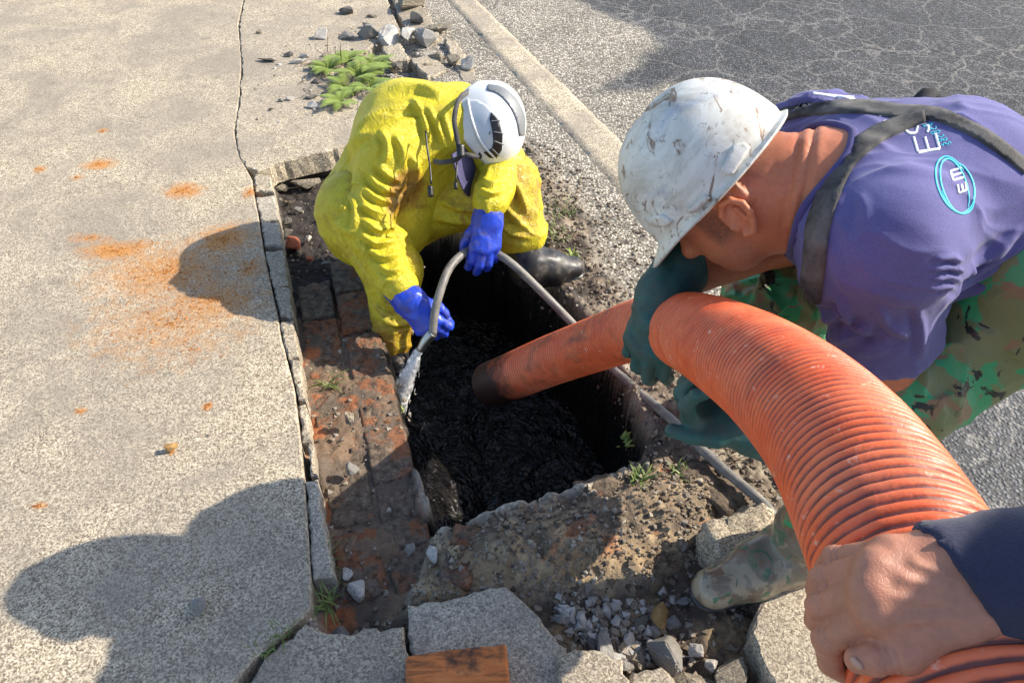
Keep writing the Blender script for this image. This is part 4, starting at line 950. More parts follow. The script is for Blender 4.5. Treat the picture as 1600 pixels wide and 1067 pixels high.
# hard hat: dome, rim, peak, ridge, lugs
def hfn(a, t, lay):
    ca, sa = math.cos(a), math.sin(a); th_ = .004*lay
    if t < .18:
        s = t/.18; pkk = max(0, ca)**5
        ex = (.009+.028*pkk)*(1-s); return np.array([ca*(.136+ex-th_), -.010-.006*(1-s)-.014*pkk*(1-s)-th_, sa*(.112+ex-th_)])
    e = (t-.18)/.82*math.pi/2; rr = max(0., math.cos(e))**.80; y = -.010+.156*max(0., math.sin(e))**.92
    rdg = .0055*math.exp(-(sa*.112*rr/.016)**2)*sstep(.2, .5, t)*(1 if rr > 0 else 0)
    return np.array([ca*(.136-th_)*rr-.002, y-th_+float(rdg), sa*(.112-th_)*rr])
hat = shell(q_['c'], pf, pu, pr_, hfn, 'hard_hat', M_HAT, Q, 96, 40); hat['label'] = 'scuffed white hard hat with brown and blue stains'
hh = bvh_of(hat)
for nm, poly, of in (('lug', [(1160, 236), (1178, 232), (1186, 240), (1160, 282), (1150, 282), (1142, 274)], .006), ('lug', [(1118, 312), (1127, 316), (1100, 340), (1090, 336)], .006), ('lug', [(1026, 348), (1052, 342), (1068, 352), (1060, 360), (1034, 358)], .005)):
    wrap(nm, [(a-16, b-8) for a, b in poly], hh, M_HAT, hat, of, .006, 5)
# headband tab and ratchet teeth at the nape
band('headband', [P(1200, 250, 1.145), P(1184, 282, 1.140), P(1164, 306, 1.15)], .018, .004, M_DARK, hat)
band('strap_tab', [P(1204, 212, 1.12), P(1212, 240, 1.10), P(1226, 258, 1.09)], .0045, .002, plain('white_plastic_tab', (.6, .6, .58), .5), hat)
# waders
wd = [rc(q_['hipR'], q_['hipL'], .14, .14, .06), rc(q_['pel'], q_['hipL'], .16, .14, .06), rc(q_['hipL'], q_['lkn'], .112, .088, .04), rc(q_['hipR'], q_['rkn'], .125, .094, .04), rc(q_['pel'], q_['mid']+(q_['pel']-q_['mid'])*.72, .168, .166, .04, (bnq, 1.1))]
bL = (G(1256, 878, -.03), G(1080, 940, -.03)); ankL = A(bL[0])+unit(A(bL[1])-A(bL[0]))*.05+np.array([0, 0, .08])
rfoot = (.78, 1.34, -.02)
wd += [rc(q_['lkn'], ankL+(q_['lkn']-ankL)*.25, .096, .062, .03), rc(q_['rkn'], A(rfoot)+np.array([0, 0, .15]), .092, .065, .03)]
v, F = surface(wd, .0095, smooth_it=2); v, F = subdiv(v, F); segs = [(p[1], p[2], (p[3]+p[4])/2) for p in wd]
v, n = wrinkle(v, F, segs, .0095, ku=13, seed=43, torso=(0, 1, 4), ft=7)
wad = mesh_obj('waders', v, F, M_CAMO, Q); wad['label'] = 'green camouflage waders'
# braces crossing on the back, with their loops
s1 = wrap('brace', ribbon_poly([(1214, 182), (1260, 172), (1340, 168), (1409, 176), (1462, 180), (1515, 201), (1558, 228), (1606, 266)], [20, 20, 20, 20, 20, 20, 18]), sb, M_STRAP, wad, .0035, .003, 6, fallback=1.1)
s2 = wrap('brace', ribbon_poly([(1266, 470), (1274, 410), (1284, 340), (1319, 258), (1363, 217), (1405, 197), (1445, 184)], [34, 34, 34, 29, 27, 22, 16]), sb, M_STRAP, wad, .0055, .003, 6, fallback=1.05)
for (a, b, c, t) in (((1432, 166), (1450, 150), (1466, 172), 1.13), ((1532, 212), (1556, 190), (1578, 222), 1.10)):
    band('strap_loop', [P(*a, t), P(*b, t-.01), P(*c, t)], .026, .003, M_STRAP, wad)
# boots
for heel, toe, kn in ((bL[0], bL[1], q_['lkn']), ((.86, 1.40, -.02), (.66, 1.24, -.02), q_['rkn'])):
    bp, sole, ank, up, f_, u0 = boot_prims(heel, toe, kn, 1.10, .32, .060)
    v, F = surface(bp, .006, smooth_it=2); v, F = subdiv(v, F); n = vnormals(v, F)
    along = (v-ank)@up; v = v+n*(.0045*np.exp(-((along-.10)/.07)**2)*np.sin(along*95+3*fbm(v*12, 2, 3))+.0025*fbm(v*24, 3, 6))[:, None]
    b = mesh_obj('boot', v, F, M_BOOTC, Q); v, F = surface(sole, .006); mesh_obj('sole', v, F, M_BLK, b)
# gloves on the hose
pr, Lf = hand(P(1036, 462, 1.275), V(-.28, 1, .10), V(-.45, -.05, -1), [(.55, .75, .5), (.55, .8, .5), (.6, .85, .5), (.7, .9, .5)], 'R', 1.10, 1.16, thumb=((-.8, .6, -.3), (-.5, .9, -.5), (-.2, .9, -.6)))
pr += [rc(P(1036, 462, 1.275), P(1026, 500, 1.265), .043, .034, .02, (V(0, 0, 1), 1.3)), rc(P(1082, 396, 1.295), P(1040, 456, 1.28), .055, .043, .03, (V(0, 0, 1), 1.1))]
v, F = surface(pr, .0034, smooth_it=2, planes=[(P(1080, 394, 1.29), q_['rel']-q_['rwr'], .004)]); n = vnormals(v, F); v = v+n*(.0030*ridged(v*20+fbm(v*9, 2, 3)[:, None], 5)+.0012*fbm(v*60, 3, 2))[:, None]
g2 = mesh_obj('glove', v, F, M_GLOVE, Q); g2['label'] = 'dark green rubber glove laid over the top of the hose'
pr, Lf = hand(P(1178, 668, 1.135), V(-1, -.30, .02), V(.05, .75, .70), [(.95, .85, .5), (.95, .9, .5), (.9, .9, .5), (.9, .9, .5)], 'L', 1.10, 1.16, thumb=((-.55, .8, .2), (-.12, 1, .15), (.08, 1, .1)), spread=(-.08, 0, .06, .12))
pr += [rc(P(1178, 668, 1.135), P(1140, 655, 1.13), .040, .034, .02, (V(0, .7, .7), 1.3)), rc(P(1250, 700, 1.16), P(1185, 670, 1.138), .052, .042, .03)]
v, F = surface(pr, .0034, smooth_it=2); n = vnormals(v, F); v = v+n*(.0016*fbm(v*50, 3, 9))[:, None]
g3 = mesh_obj('glove', v, F, M_GLOVE, Q); g3['label'] = 'dark green rubber glove holding the hose from below'
# lettering on the back
M_WPRINT = plain('white_print', (.78, .78, .78), .7, var=.05, bump=.1); M_CPRINT = plain('cyan_print', (.06, .55, .66), .7, var=.08, bump=.1)
def letter(strokes, w_, org, ex, ey, name, mat):
    """strokes in a unit box (x right, y up) laid out by pixel vectors ex, ey"""
    for st in strokes:
        pts = [(org[0]+ex[0]*a+ey[0]*b, org[1]+ex[1]*a+ey[1]*b) for a, b in st]
        if len(pts) == 2: d = np.hypot(pts[1][0]-pts[0][0], pts[1][1]-pts[0][1]); poly = ribbon_poly([pts[0], ((pts[0][0]+pts[1][0])/2, (pts[0][1]+pts[1][1])/2), pts[1]], w_)
        else: poly = ribbon_poly(pts, w_)
        yield poly
def arc(cx, cy, rx, ry, a0, a1, n=9): return [(cx+rx*math.cos(math.radians(a0+(a1-a0)*i/n)), cy+ry*math.sin(math.radians(a0+(a1-a0)*i/n))) for i in range(n+1)]
LET = {'E': [[(0, 0), (0, 1)], [(0, 1), (.75, 1)], [(0, .5), (.65, .5)], [(0, 0), (.75, 0)]], 'M': [[(0, 0), (0, 1)], [(0, 1), (1.1, 1)], [(.55, 1), (.55, 0)], [(1.1, 1), (1.1, 0)]],
       'S': [[(.72, .88), (.4, 1), (.08, .85), (.12, .6), (.4, .5), (.68, .4), (.72, .14), (.4, 0), (.02, .12)]], 'U': [[(0, 1), (0, .35), (.12, .08), (.4, 0), (.66, .08), (.78, .35), (.78, 1)]],
       'O': [arc(.4, .5, .4, .5, 0, 340)], 'L': [[(0, 1), (0, 0)], [(0, 0), (.65, 0)]], 'C': [arc(.45, .5, .42, .5, 50, 310)]}
def merge_wraps(name, polys, mat, off=.0007, step=3.0):
    vs, fs = [], []
    for pl in polys:
        if np.mean([sb.ray_cast(CC, ray(*q).normalized())[0] is None for q in pl]) > .1: continue
        o = wrap('tmp', pl, sb, None, Q, off, .0008, step, fallback=1.05); me = o.data; b0 = len(vs)
        vs += [tuple(x.co+ORG[Q.name]) for x in me.vertices]; fs += [[b0+i for i in p.vertices] for p in me.polygons]
        bpy.data.objects.remove(o); bpy.data.meshes.remove(me)
    if not vs: return None
    o = mesh_obj(name, vs, fs, mat, shirt); return o
pl = []
for ch, org, ex, ey in (('E', (1468, 233), (-9, -32), (-34, 5)), ('S', (1453, 207), (-6, -20), (-36, 4)), ('U', (1398, 187), (-8, -13), (-18, 4))):
    pl += list(letter(LET[ch], 4.0, org, ex, ey, '', None))
em = list(letter(LET['E'], 3.0, (1510, 297), (-3, -17), (-12, 5), '', None))+list(letter(LET['M'], 3.0, (1506, 277), (-4, -13), (-17, 5), '', None))
merge_wraps('lettering', pl, M_WPRINT); merge_wraps('lettering', em, M_WPRINT)
merge_wraps('lettering', [ribbon_poly(p, w_) for p, w_ in (([(1270, 146), (1300, 150), (1335, 153)], 4), ([(1322, 155), (1345, 158), (1372, 163)], 4))], M_WPRINT)
el_ = []
for k_, (cx, cy, rx, ry, rot, a0, a1) in enumerate(((1491, 291, 19, 44, -18, -260, 60), (1489, 289, 24, 46, -20, -250, -20), (1493, 293, 28, 41, -16, -60, 110), (1495, 296, 24, 40, -22, 20, 190))):
    r_ = math.radians(rot); pts = [(cx+math.cos(r_)*a-math.sin(r_)*b, cy+math.sin(r_)*a+math.cos(r_)*b) for a, b in arc(0, 0, rx, ry, a0, a1, 16)]
    el_.append(ribbon_poly(pts, [1.0, 2.4, 2.8, 2.2, 1.0]))
merge_wraps('emblem', el_, M_CPRINT, .0008)
sm = []
for row in range(2):
    for i, ch in enumerate('SOLUCOES'[:6]):
        o_ = (1478-row*-7-i*5.6+row*1, 226+row*-1.5-i*5.9); sm += list(letter(LET[ch], 1.2, o_, (-2.6, -3.4), (-6, 2.4), '', None))
merge_wraps('lettering', sm, M_CPRINT, .0007, 2.5)

# ================================================================= third worker: bare right hand on the hose, navy sleeve
Z3 = empty('person', (1.0, .12, -.02)); T(Z3, 'worker at the right edge gripping the hose with a bare hand, navy sleeve', 'person', 'sewer workers')
W1, W2 = P(1482, 876, .452), P(1498, 956, .445)
mcp = [P(1392, 862, .456), P(1368, 886, .448), P(1358, 920, .442), P(1370, 958, .440)]
pip = [P(1306, 872, .486), P(1288, 904, .479), P(1282, 948, .471), P(1292, 998, .466)]
dip = [P(1290, 890, .512), P(1277, 921, .506), P(1276, 968, .500), P(1298, 1034, .490)]
tip = [P(1296, 908, .535), P(1290, 940, .530), P(1294, 990, .524), P(1326, 1054, .508)]
pr = [rc(W1.lerp(W2, (.06, .34, .64, .90)[i]), mcp[i], .0165, (.0100, .0112, .0116, .0114)[i], .016) for i in range(4)]
pr += [rc(P(1492, 944, .447), P(1412, 1020, .436), .0190, .0122, .014), rc(P(1485, 916, .45), P(1400, 920, .450), .018, .013, .014), rc(mcp[3], P(1440, 985, .440), .0090, .0130, .012), rc(P(1412, 1020, .436), P(1368, 1028, .438), .0120, .0100, .004), rc(P(1368, 1028, .438), P(1342, 1031, .442), .0102, .0082, .003)]
for i in range(4):
    r0 = (.0088, .0096, .0100, .0100)[i]
    pr += [el(mcp[i]+(CC-mcp[i]).normalized()*.002, (RT, UPV, FW), (.0105, .0088, .0095), .006), rc(mcp[i], pip[i], r0, r0*.93, .0028), el(pip[i], (RT, UPV, FW), (r0*1.02, r0*.98, r0*1.06), .002), rc(pip[i], dip[i], r0*.92, r0*.84, .002), rc(dip[i], tip[i], r0*.84, r0*.76, .002)]
elb = A((.585, .25, 1.07)); wm = A(P(1510, 910, .452)); fa = unit(elb-wm)
pr += [rc(W1, W2, .0155, .0165, .014), rc(W1, wm+fa*.08, .016, .028, .02), rc(W2, wm+fa*.08, .017, .028, .02), rc(wm+fa*.08, elb, .030, .045, .03)]
sh3 = A((.86, .30, 1.36)); sh3l = A((.93, -.10, 1.38)); nk3 = A((.90, .1, 1.44)); pv3 = A((1.02, .12, .92))
pr3 = [rc(elb, sh3, .045, .058, .03), rc(sh3, sh3l, .07, .07, .05), rc(nk3, pv3, .11, .13, .06), rc(nk3, nk3+np.array([-.03, 0, .1]), .06, .06, .03)]
f3, u3, r3 = frame_from((-.9, .25, -.35), (-.3, .08, .95)); pr3 += head_prims(nk3+np.array([-.07, .02, .19]), f3, u3, r3)
lk3 = [A((.96, .22, .48)), A((.98, 0, .48))]; la3 = [A((1.0, .26, .08)), A((1.02, -.06, .08))]
for i in (0, 1): pr3 += [rc(pv3+np.array([0, .09-.18*i, -.02]), lk3[i], .085, .058, .04), rc(lk3[i], la3[i], .056, .04, .02)]
lsh_el = A((.78, -.22, 1.10)); lwr3 = A((.47, -.30, .90)); pr3 += [rc(sh3l, lsh_el, .058, .045, .03), rc(lsh_el, lwr3, .045, .03, .02)]
v, F = surface(pr3, .010, smooth_it=1); mesh_obj('body', v, F, M_SKIN3, Z3)
hp3, _ = hand(lwr3, (-.5, -.35, -.55), (-.6, -.2, .7), (.7, .8, .5), 'L'); v, F = surface(hp3, .004); mesh_obj('hand', v, F, M_SKIN3, Z3)
v, F = surface(pr, .0018, smooth_it=1); n = vnormals(v, F)
dd = .0010*fbm(v*60, 3, 3)
for i in range(3):                                             # tendons and the creases between knuckles
    pass
for i in range(4):
    a, b = A(W1.lerp(W2, (.25, .42, .58, .75)[i])), A(mcp[i]); ba = b-a; t = np.clip(((v-a)@ba)/(ba@ba), 0, 1); d = np.linalg.norm(v-a-t[:, None]*ba-0, axis=1); 
    dl = np.linalg.norm(np.cross(v-a, unit(ba)), axis=1); side = np.abs((v-a)@unit(np.cross(ba, A(FW)))); dd += .0022*np.exp(-(side/.0032)**2)*sstep(.2, .55, t)*sstep(1.0, .80, t)
    for m_ in (0.0, .10, -.10):
        c_ = A(mcp[i])*(1-.92-m_)+A(pip[i])*(.92+m_); pd = unit(A(pip[i])-A(mcp[i])); s = (v-c_)@pd; nearf = np.linalg.norm((v-c_)-s[:, None]*pd, axis=1) < .016; dd -= .0008*np.exp(-(s/.0012)**2)*nearf
for m_ in (.0, .004, -.004):
    c_ = A(P(1388, 1026, .441)); pd = unit(A(P(1342, 1032, .447))-A(P(1408, 1022, .440))); s = (v-c_)@pd-m_; nearf = np.linalg.norm((v-c_)-s[:, None]*pd, axis=1) < .018; dd -= .0009*np.exp(-(s/.0011)**2)*nearf
dd += .0005*ridged(v*np.array([25, 60, 60])+fbm(v*20, 2, 5)[:, None], 9)*.6
v = v+n*dd[:, None]
h3 = mesh_obj('hand', v, F, M_SKIN3, Z3); h3['label'] = 'bare hand clasping the orange hose'
h3b = bvh_of(h3)
wrap('thumbnail', [(1329, 1027), (1336, 1026), (1345, 1034), (1350, 1044), (1342, 1045), (1332, 1038)], h3b, plain('nail', (.46, .24, .165), .3, var=.05, bump=.05), h3, .0012, .002, 3)
slv = [rc(wm-fa*.035, wm+fa*.1, .0395, .0385, .02), rc(wm+fa*.1, elb, .037, .056, .03), rc(elb, sh3, .057, .08, .03), rc(sh3, sh3l, .092, .092, .05), rc(nk3, pv3, .135, .16, .06), rc(sh3l, lsh_el, .075, .056, .03), rc(lsh_el, lwr3, .055, .042, .02)]
v, F = surface(slv, .006, smooth_it=2, planes=[(nk3+np.array([0, 0, .03]), (0, 0, 1), .02)], fn=lambda g, D: np.where(np.linalg.norm(g-wm, axis=1) < .09, np.maximum(D, (wm-fa*.010+A(UPV)*0-g)@unit(fa+.30*A(UPV))), D))
n = vnormals(v, F); u, rad_, wh = limb_coords(v, [(p[1], p[2], p[3]) for p in slv]); v = v+n*(.0022*ridged(np.concatenate([(u*34+fbm(v*9, 2, 3))[:, None], rad_*1.2], 1), 4)+.0010*np.exp(-((u-.030)/.0022)**2)*-1.2*(wh == 0))[:, None]
mesh_obj('shirt', v, F, M_NAVY, Z3)['label'] = 'long-sleeved navy shirt'
tr3 = [rc(pv3+np.array([0, .09-.18*i, -.0]), lk3[i], .115, .085, .05) for i in (0, 1)]+[rc(lk3[i], la3[i], .083, .07, .03) for i in (0, 1)]
v, F = surface(tr3, .012, smooth_it=2); mesh_obj('trousers', v, F, M_NAVY, Z3)
for i in (0, 1):
    bp, sole, *_ = boot_prims(la3[i]+np.array([.06, 0, -.09]), la3[i]+np.array([-.20, .05, -.09]), lk3[i], 1.0, .25); v, F = surface(bp, .010); b = mesh_obj('boot', v, F, M_BLK, Z3); v, F = surface(sole, .008); mesh_obj('sole', v, F, M_DARK, b)
# ---------------------------------------------------------------- bricks of the pit wall
def brick_mat():
    m, nt, b = nmat('old_muddy_brick'); k = N(nt); p = k.pos(); oi = k.n('ShaderNodeObjectInfo').outputs['Random']
    n1 = k.noise(p, 10, 7, .7, .5); n2 = k.noise(p, 40, 6, .7); 
    c = k.mix(k.ramp(n2, [(.3, 0.0), (.7, 1.0)]), (.30, .115, .055), (.42, .19, .095))
    th = k.math('ADD', n1, k.math('MULTIPLY', k.math('SUBTRACT', oi, .5), .14))
    c = k.mix(k.ramp(th, [(.40, 0.0), (.50, 1.0)]), c, k.mix(k.ramp(n2, [(.35, 0.0), (.65, 1.0)]), (.12, .09, .068), (.32, .245, .175)))
    c = k.mix(k.ramp(k.noise(p, 24, 6, .7, .3), [(.58, 0.0), (.68, .8)]), c, (.27, .245, .21))
    c = k.mix(k.ramp(k.noise(p, 55, 6, .75, .3), [(.50, 0.0), (.62, .85)]), c, (.075, .056, .042))
    k.set(b, 'Base Color', c); b.inputs['Roughness'].default_value = .93; b.inputs['Specular IOR Level'].default_value = .25
    k.set(b, 'Normal', k.bump(k.math('ADD', k.noise(p, 110, 6, .8), k.math('MULTIPLY', k.noise(p, 40, 4, .7), .8)), 1.0, .012)); return m
M_BRICK = brick_mat()
def blob_box(c, ax, half, seed, div=(12, 6, 4), rough=.006, rnd=.012):
    """a worn box: axes ax (3 unit vectors), half sizes"""
    R = npr(seed); vs = {}; fs = []; out = []
    def vid(i, j, k_):
        key = (i, j, k_)
        if key not in vs:
            p = np.array([2*i/div[0]-1, 2*j/div[1]-1, 2*k_/div[2]-1])*half
            lim = np.array(half)-rnd; q = np.clip(p, -lim, lim); d = p-q; L = np.linalg.norm(d); p = q+(d/L*rnd if L > 1e-9 else 0)
            vs[key] = len(out); out.append(p)
        return vs[key]
    for (a, b, c_) in ((0, 1, 2), (1, 2, 0), (2, 0, 1)):
        for s in (0, div[c_]):
            for i in range(div[a]):
                for j in range(div[b]):
                    q = []
                    for di, dj in ((0, 0), (1, 0), (1, 1), (0, 1)):
                        t = [0, 0, 0]; t[a] = i+di; t[b] = j+dj; t[c_] = s; q.append(vid(*t))
                    fs.append(q if s else q[::-1])
    o = np.array(out); nn = o/np.linalg.norm(o/half, axis=1)[:, None]/np.max(half)
    d = rough*(.8*fbm(o*22+seed*3.7, 4, seed)+.9*fbm(o*70+seed, 3, seed+5))
    o = o+unit_rows(o/np.array(half)**1.2)*d[:, None]
    return A(c)+o@np.array([unit(x) for x in ax]), fs
def unit_rows(a): return a/(np.linalg.norm(a, axis=1)[:, None]+1e-9)
wall = empty('brick_wall', G(600, 700, -.3)); T(wall, 'old eroded brick side wall along the left of the pit, caked in mud', 'wall')
i0, i1 = G(577, 446, -.06), G(679, 842, -.06); wd_ = (i1-i0); L_ = wd_.length; wdn = wd_.normalized(); left = Vector((wdn.y, -wdn.x, 0)); left = left if left.x < 0 else -left
vz = Vector((0, 0, 1)); nb = 5; sd_ = 0
for r in range(-1, nb+1):
    for cidx in (0, 1):
        R = npr(100+sd_); sd_ += 1
        s0 = (r+(.5 if cidx else 0)+.5)/nb*L_
        if s0 < -.35 or s0 > L_+.12: continue
        c = i0+wdn*s0+left*(.058+.118*cidx)+Vector((0, 0, -.055+R.uniform(-.010, .008)-.008*cidx))
        v, f = blob_box(c, (wdn, left, vz), (L_/nb/2-.008, .053, .045), sd_, (26, 12, 5), rough=.008, rnd=.006); mesh_obj('brick', v, f, M_BRICK, wall)
# inner face of that wall, rendered mortar going down into the sludge
v, f = blob_box(i0+wdn*(L_/2)+left*.10+Vector((0, 0, -.30)), (wdn, left, vz), (L_/2+.04, .098, .20), 77, (60, 4, 14), .012, .01)
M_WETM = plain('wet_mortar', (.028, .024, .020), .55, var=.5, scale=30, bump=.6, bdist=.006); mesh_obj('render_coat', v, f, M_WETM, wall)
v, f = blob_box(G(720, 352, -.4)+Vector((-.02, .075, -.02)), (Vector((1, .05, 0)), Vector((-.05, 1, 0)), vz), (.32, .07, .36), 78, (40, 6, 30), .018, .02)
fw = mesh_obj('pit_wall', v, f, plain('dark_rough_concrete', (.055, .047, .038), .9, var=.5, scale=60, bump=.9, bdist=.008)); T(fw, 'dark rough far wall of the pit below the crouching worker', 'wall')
# bricks showing in the near wall
nw = empty('brick_wall', G(860, 860, -.2)); T(nw, 'low dirt-covered brick wall across the near end of the pit', 'wall')
for k_, (px, py, ang, hl, hwid, zz) in enumerate(((722, 872, 1.36, .075, .036, -.040), (772, 858, 1.36, .070, .032, -.044), (930, 770, .25, .05, .03, -.050), (1110, 762, -.9, .085, .045, -.045))):
    c = G(px, py, zz); a = Vector((math.cos(ang), math.sin(ang), 0)); v, f = blob_box(c+Vector((0, 0, -.012)), (a, Vector((-a.y, a.x, 0)), vz), (hl, hwid, .035), 300+k_, rough=.011, rnd=.005); mesh_obj('brick', v, f, M_BRICK, nw)
# ---------------------------------------------------------------- loose slabs and blocks
def bslab(pts, z, th, mat, label, seed, name='concrete_slab', cat='slab', tilt=(0, 0), group=None, **k):
    o = slab(name, pts, z, th, mat, None, seed, tilt=tilt, jit=.006, seg=.015, inset=.006, **k); return T(o, label, cat, group)
bslab([(638, 942), (690, 938), (740, 922), (790, 914), (822, 940), (850, 975), (884, 1012), (905, 1075), (910, 1180), (650, 1180), (642, 1000)], -.012, .09, M_CONCG, 'grey concrete slab with a pitted face just beyond the wooden plank', 41)
bslab([(385, 1075), (405, 1040), (442, 1003), (478, 972), (520, 990), (560, 984), (632, 978), (640, 1078), (630, 1200), (360, 1200)], -.004, .08, M_CONC, 'cracked concrete slab corner left of the wooden plank', 42)
bslab([(872, 1018), (930, 1014), (972, 1028), (984, 1080), (960, 1180), (880, 1180)], .012, .09, M_CONC, 'small square concrete chunk right of the pitted slab', 43, 'concrete_chunk', 'chunk')
bslab([(1172, 985), (1190, 940), (1260, 880), (1330, 860), (1480, 900), (1500, 1300), (1240, 1300), (1206, 1060)], -.006, .08, M_CONC, 'pale concrete slab under the camouflage boot', 44)
bslab([(985, 1048), (1035, 1040), (1060, 1075), (1050, 1160), (985, 1160)], -.01, .08, M_CONC, 'broken concrete lump at the bottom edge beside the square chunk', 45, 'concrete_chunk', 'chunk')
M_PLANK = None
def plank_mat():
    m, nt, b = nmat('rotten_orange_wood'); k = N(nt); v = k.coord()
    st = k.mapping(v, (4, 26, 14)); n1 = k.noise(st, 3, 6, .65, .6); n2 = k.noise(v, 14, 6, .7)
    c = k.ramp(n1, [(.3, (.07, .03, .015)), (.40, (.30, .10, .03)), (.52, (.58, .17, .04)), (.75, (.64, .25, .08))])
    c = k.mix(k.ramp(n2, [(.52, 0.0), (.66, .85)]), c, (.035, .022, .016)); k.set(b, 'Base Color', c); b.inputs['Roughness'].default_value = .8
    k.set(b, 'Normal', k.bump(k.math('ADD', n1, k.math('MULTIPLY', n2, .5)), .8, .006)); return m
pa, pb = G(716, 1022, .035), None
v, f = blob_box(G(716, 1090, .02), (Vector((.985, .10, .04)), Vector((-.10, .985, 0)), vz), (.098, .085, .017), 61, (40, 30, 4), .003, .006)
T(mesh_obj('wooden_plank', v, f, plank_mat()), 'short rotten orange-brown plank end at the bottom edge', 'plank')
for i, (pts, z, lb) in enumerate((([(606, -30), (640, -20), (668, 20), (690, 52), (664, 62), (640, 50), (622, 20)], .02, 'broken length of old kerb at the top, left of the pale strip'), ([(694, 58), (712, 62), (738, 96), (748, 122), (724, 118), (706, 86)], .012, 'short broken kerb piece beside the white helmet'), ([(596, 74), (626, 70), (640, 92), (612, 96)], .012, 'tilted slab fragment at the foot of the far rubble heap'), ([(640, 92), (676, 84), (700, 104), (668, 116)], .008, 'flat crumbling concrete fragment behind the yellow hood'))):
    bslab(pts, z, .06, M_CONC, lb, 80+i, 'concrete_fragment', 'fragment', tilt=(.06*(-1)**i, .05))
# block behind the boot
bc = G(1165, 838, .02); v, f = blob_box(bc+Vector((.0, .0, -.045)), (Vector((.93, .35, .0)), Vector((-.35, .93, .05)), vz), (.085, .055, .062), 62, (18, 12, 12), .012, .014)
T(mesh_obj('concrete_block', v, f, concrete_mat('sandy_concrete', tone=.9)), 'sunlit sandy concrete block behind the camouflage boot', 'block')
# ---------------------------------------------------------------- loose stones
def stone(px, py, w_, h_, seed, mat, label, group, zoff=0, name='stone', ang=None, zg=None, cat='stone'):
    R = npr(seed); g = G(px, py, 0 if zg is None else zg)
    z0 = zg if zg is not None else zat(g.x, g.y)
    t = (g-CC).dot(FW); sx, sy = w_*t/FPX/2*1.1, h_*t/FPX/2*1.1
    pts = R.normal(size=(11, 3)); pts /= np.linalg.norm(pts, axis=1)[:, None]; pts *= np.array([sx, sy*1.15, min(sx, sy)*.85])*R.uniform(.85, 1.3, (11, 1))
    a = R.uniform(-.4, .4) if ang is None else ang; ca, sa = math.cos(a), math.sin(a)
    bm = bmesh.new()
    for p in pts: bm.verts.new((ca*p[0]-sa*p[1], sa*p[0]+ca*p[1], p[2]))
    bmesh.ops.convex_hull(bm, input=bm.verts); 
    for vv in [x for x in bm.verts if not x.link_faces]: bm.verts.remove(vv)
    bmesh.ops.bevel(bm, geom=bm.edges[:], offset=min(sx, sy)*.09, segments=1, affect='EDGES')
    bmesh.ops.triangulate(bm, faces=bm.faces[:]); bmesh.ops.subdivide_edges(bm, edges=bm.edges[:], cuts=1)
    for vv in bm.verts: vv.co += vv.normal*float(R.normal())*min(sx, sy)*.025
    lo = min(x.co.z for x in bm.verts)
    for vv in bm.verts: vv.co += Vector((g.x, g.y, z0-lo*.72+zoff))
    o = bm_obj(name, bm, mat, None, False); T(o, label, cat, group); return o
M_ST = [concrete_mat('stone_grey', tone=.62, cool=.7), concrete_mat('stone_pale', tone=1.25, cool=.6), concrete_mat('stone_brown', tone=.62), plain('stone_ochre', (.34, .20, .07), .9, var=.4, scale=40, bump=.6, bdist=.004), concrete_mat('stone_dark', tone=.35, cool=.5), plain('broken_brick', (.30, .085, .04), .9, var=.4, scale=40, bump=.6, bdist=.004)]
FAR = 'rubble heaped at the broken pavement edge'; NEAR = 'rubble on the soil near the boot'
far_st = [(609, 66, 34, 40, 1, 'large pale angular stone upright in the far rubble heap'), (638, 66, 22, 34, 1, 'bright white stone in the middle of the far rubble heap'), (668, 66, 34, 34, 0, 'grey angular stone at the right of the far rubble heap'), (574, 60, 34, 26, 0, 'pitted grey stone left of the upright pale one in the far heap'),
          (540, 60, 34, 18, 0, 'flat grey stone in the far rubble row'), (502, 60, 26, 18, 1, 'white wedge-shaped stone at the left end of the far rubble row'), (543, 21, 26, 14, 4, 'lone dark grey stone at the top on the pavement'), (582, 27, 16, 6, 2, 'small flat brown stone near the top of the pavement'),
          (575, 44, 22, 10, 4, 'dark flat stone behind the far rubble row'), (640, 18, 46, 40, 2, 'big brown slab of broken kerb at the top'), (690, 50, 40, 22, 2, 'broken brown kerb piece right of the far heap'), (655, 40, 34, 22, 4, 'dark stone wedged under the broken kerb'),
          (730, 108, 22, 22, 1, 'pale stone beside the white helmet'), (708, 100, 26, 18, 2, 'brownish stone left of the pale one by the helmet'), (680, 95, 30, 16, 2, 'low brown stone behind the yellow hood'), (660, 106, 30, 14, 2, 'flat brown stone just above the yellow hood'), (620, 108, 24, 14, 4, 'dark stone beside the ferns'),
          (490, 168, 22, 12, 1, 'white flat stone below the fern'), (488, 154, 18, 9, 0, 'grey flake just above the white flat stone'), (455, 156, 14, 9, 1, 'small white chip left of the fern'), (440, 158, 10, 7, 0, 'tiny grey chip left of the white one'), (420, 96, 34, 8, 4, 'long dark sliver left of the fern'), (452, 88, 20, 9, 4, 'dark chip at the end of the sliver'), (468, 98, 26, 9, 1, 'pale thin flake left of the fern'), (475, 90, 16, 7, 1, 'small pale flake behind the thin one'), (424, 173, 9, 6, 2, 'tiny brown chip on the pavement by the pale stones'), (405, 52, 9, 7, 2, 'single tiny pebble on the far pavement'), (498, 130, 20, 9, 4, 'dark stone half under the fern'), (512, 88, 20, 9, 2, 'brown stone behind the fern')]
for i, (px, py, w_, h_, mi, lb) in enumerate(far_st):
    onp = px < 600 and py > 0; stone(px, py, w_, h_, 500+i, M_ST[mi], lb, FAR, zoff=.0, zg=.003 if px < 600 and not (500 < px < 600 and 95 < py < 140) else -.015)
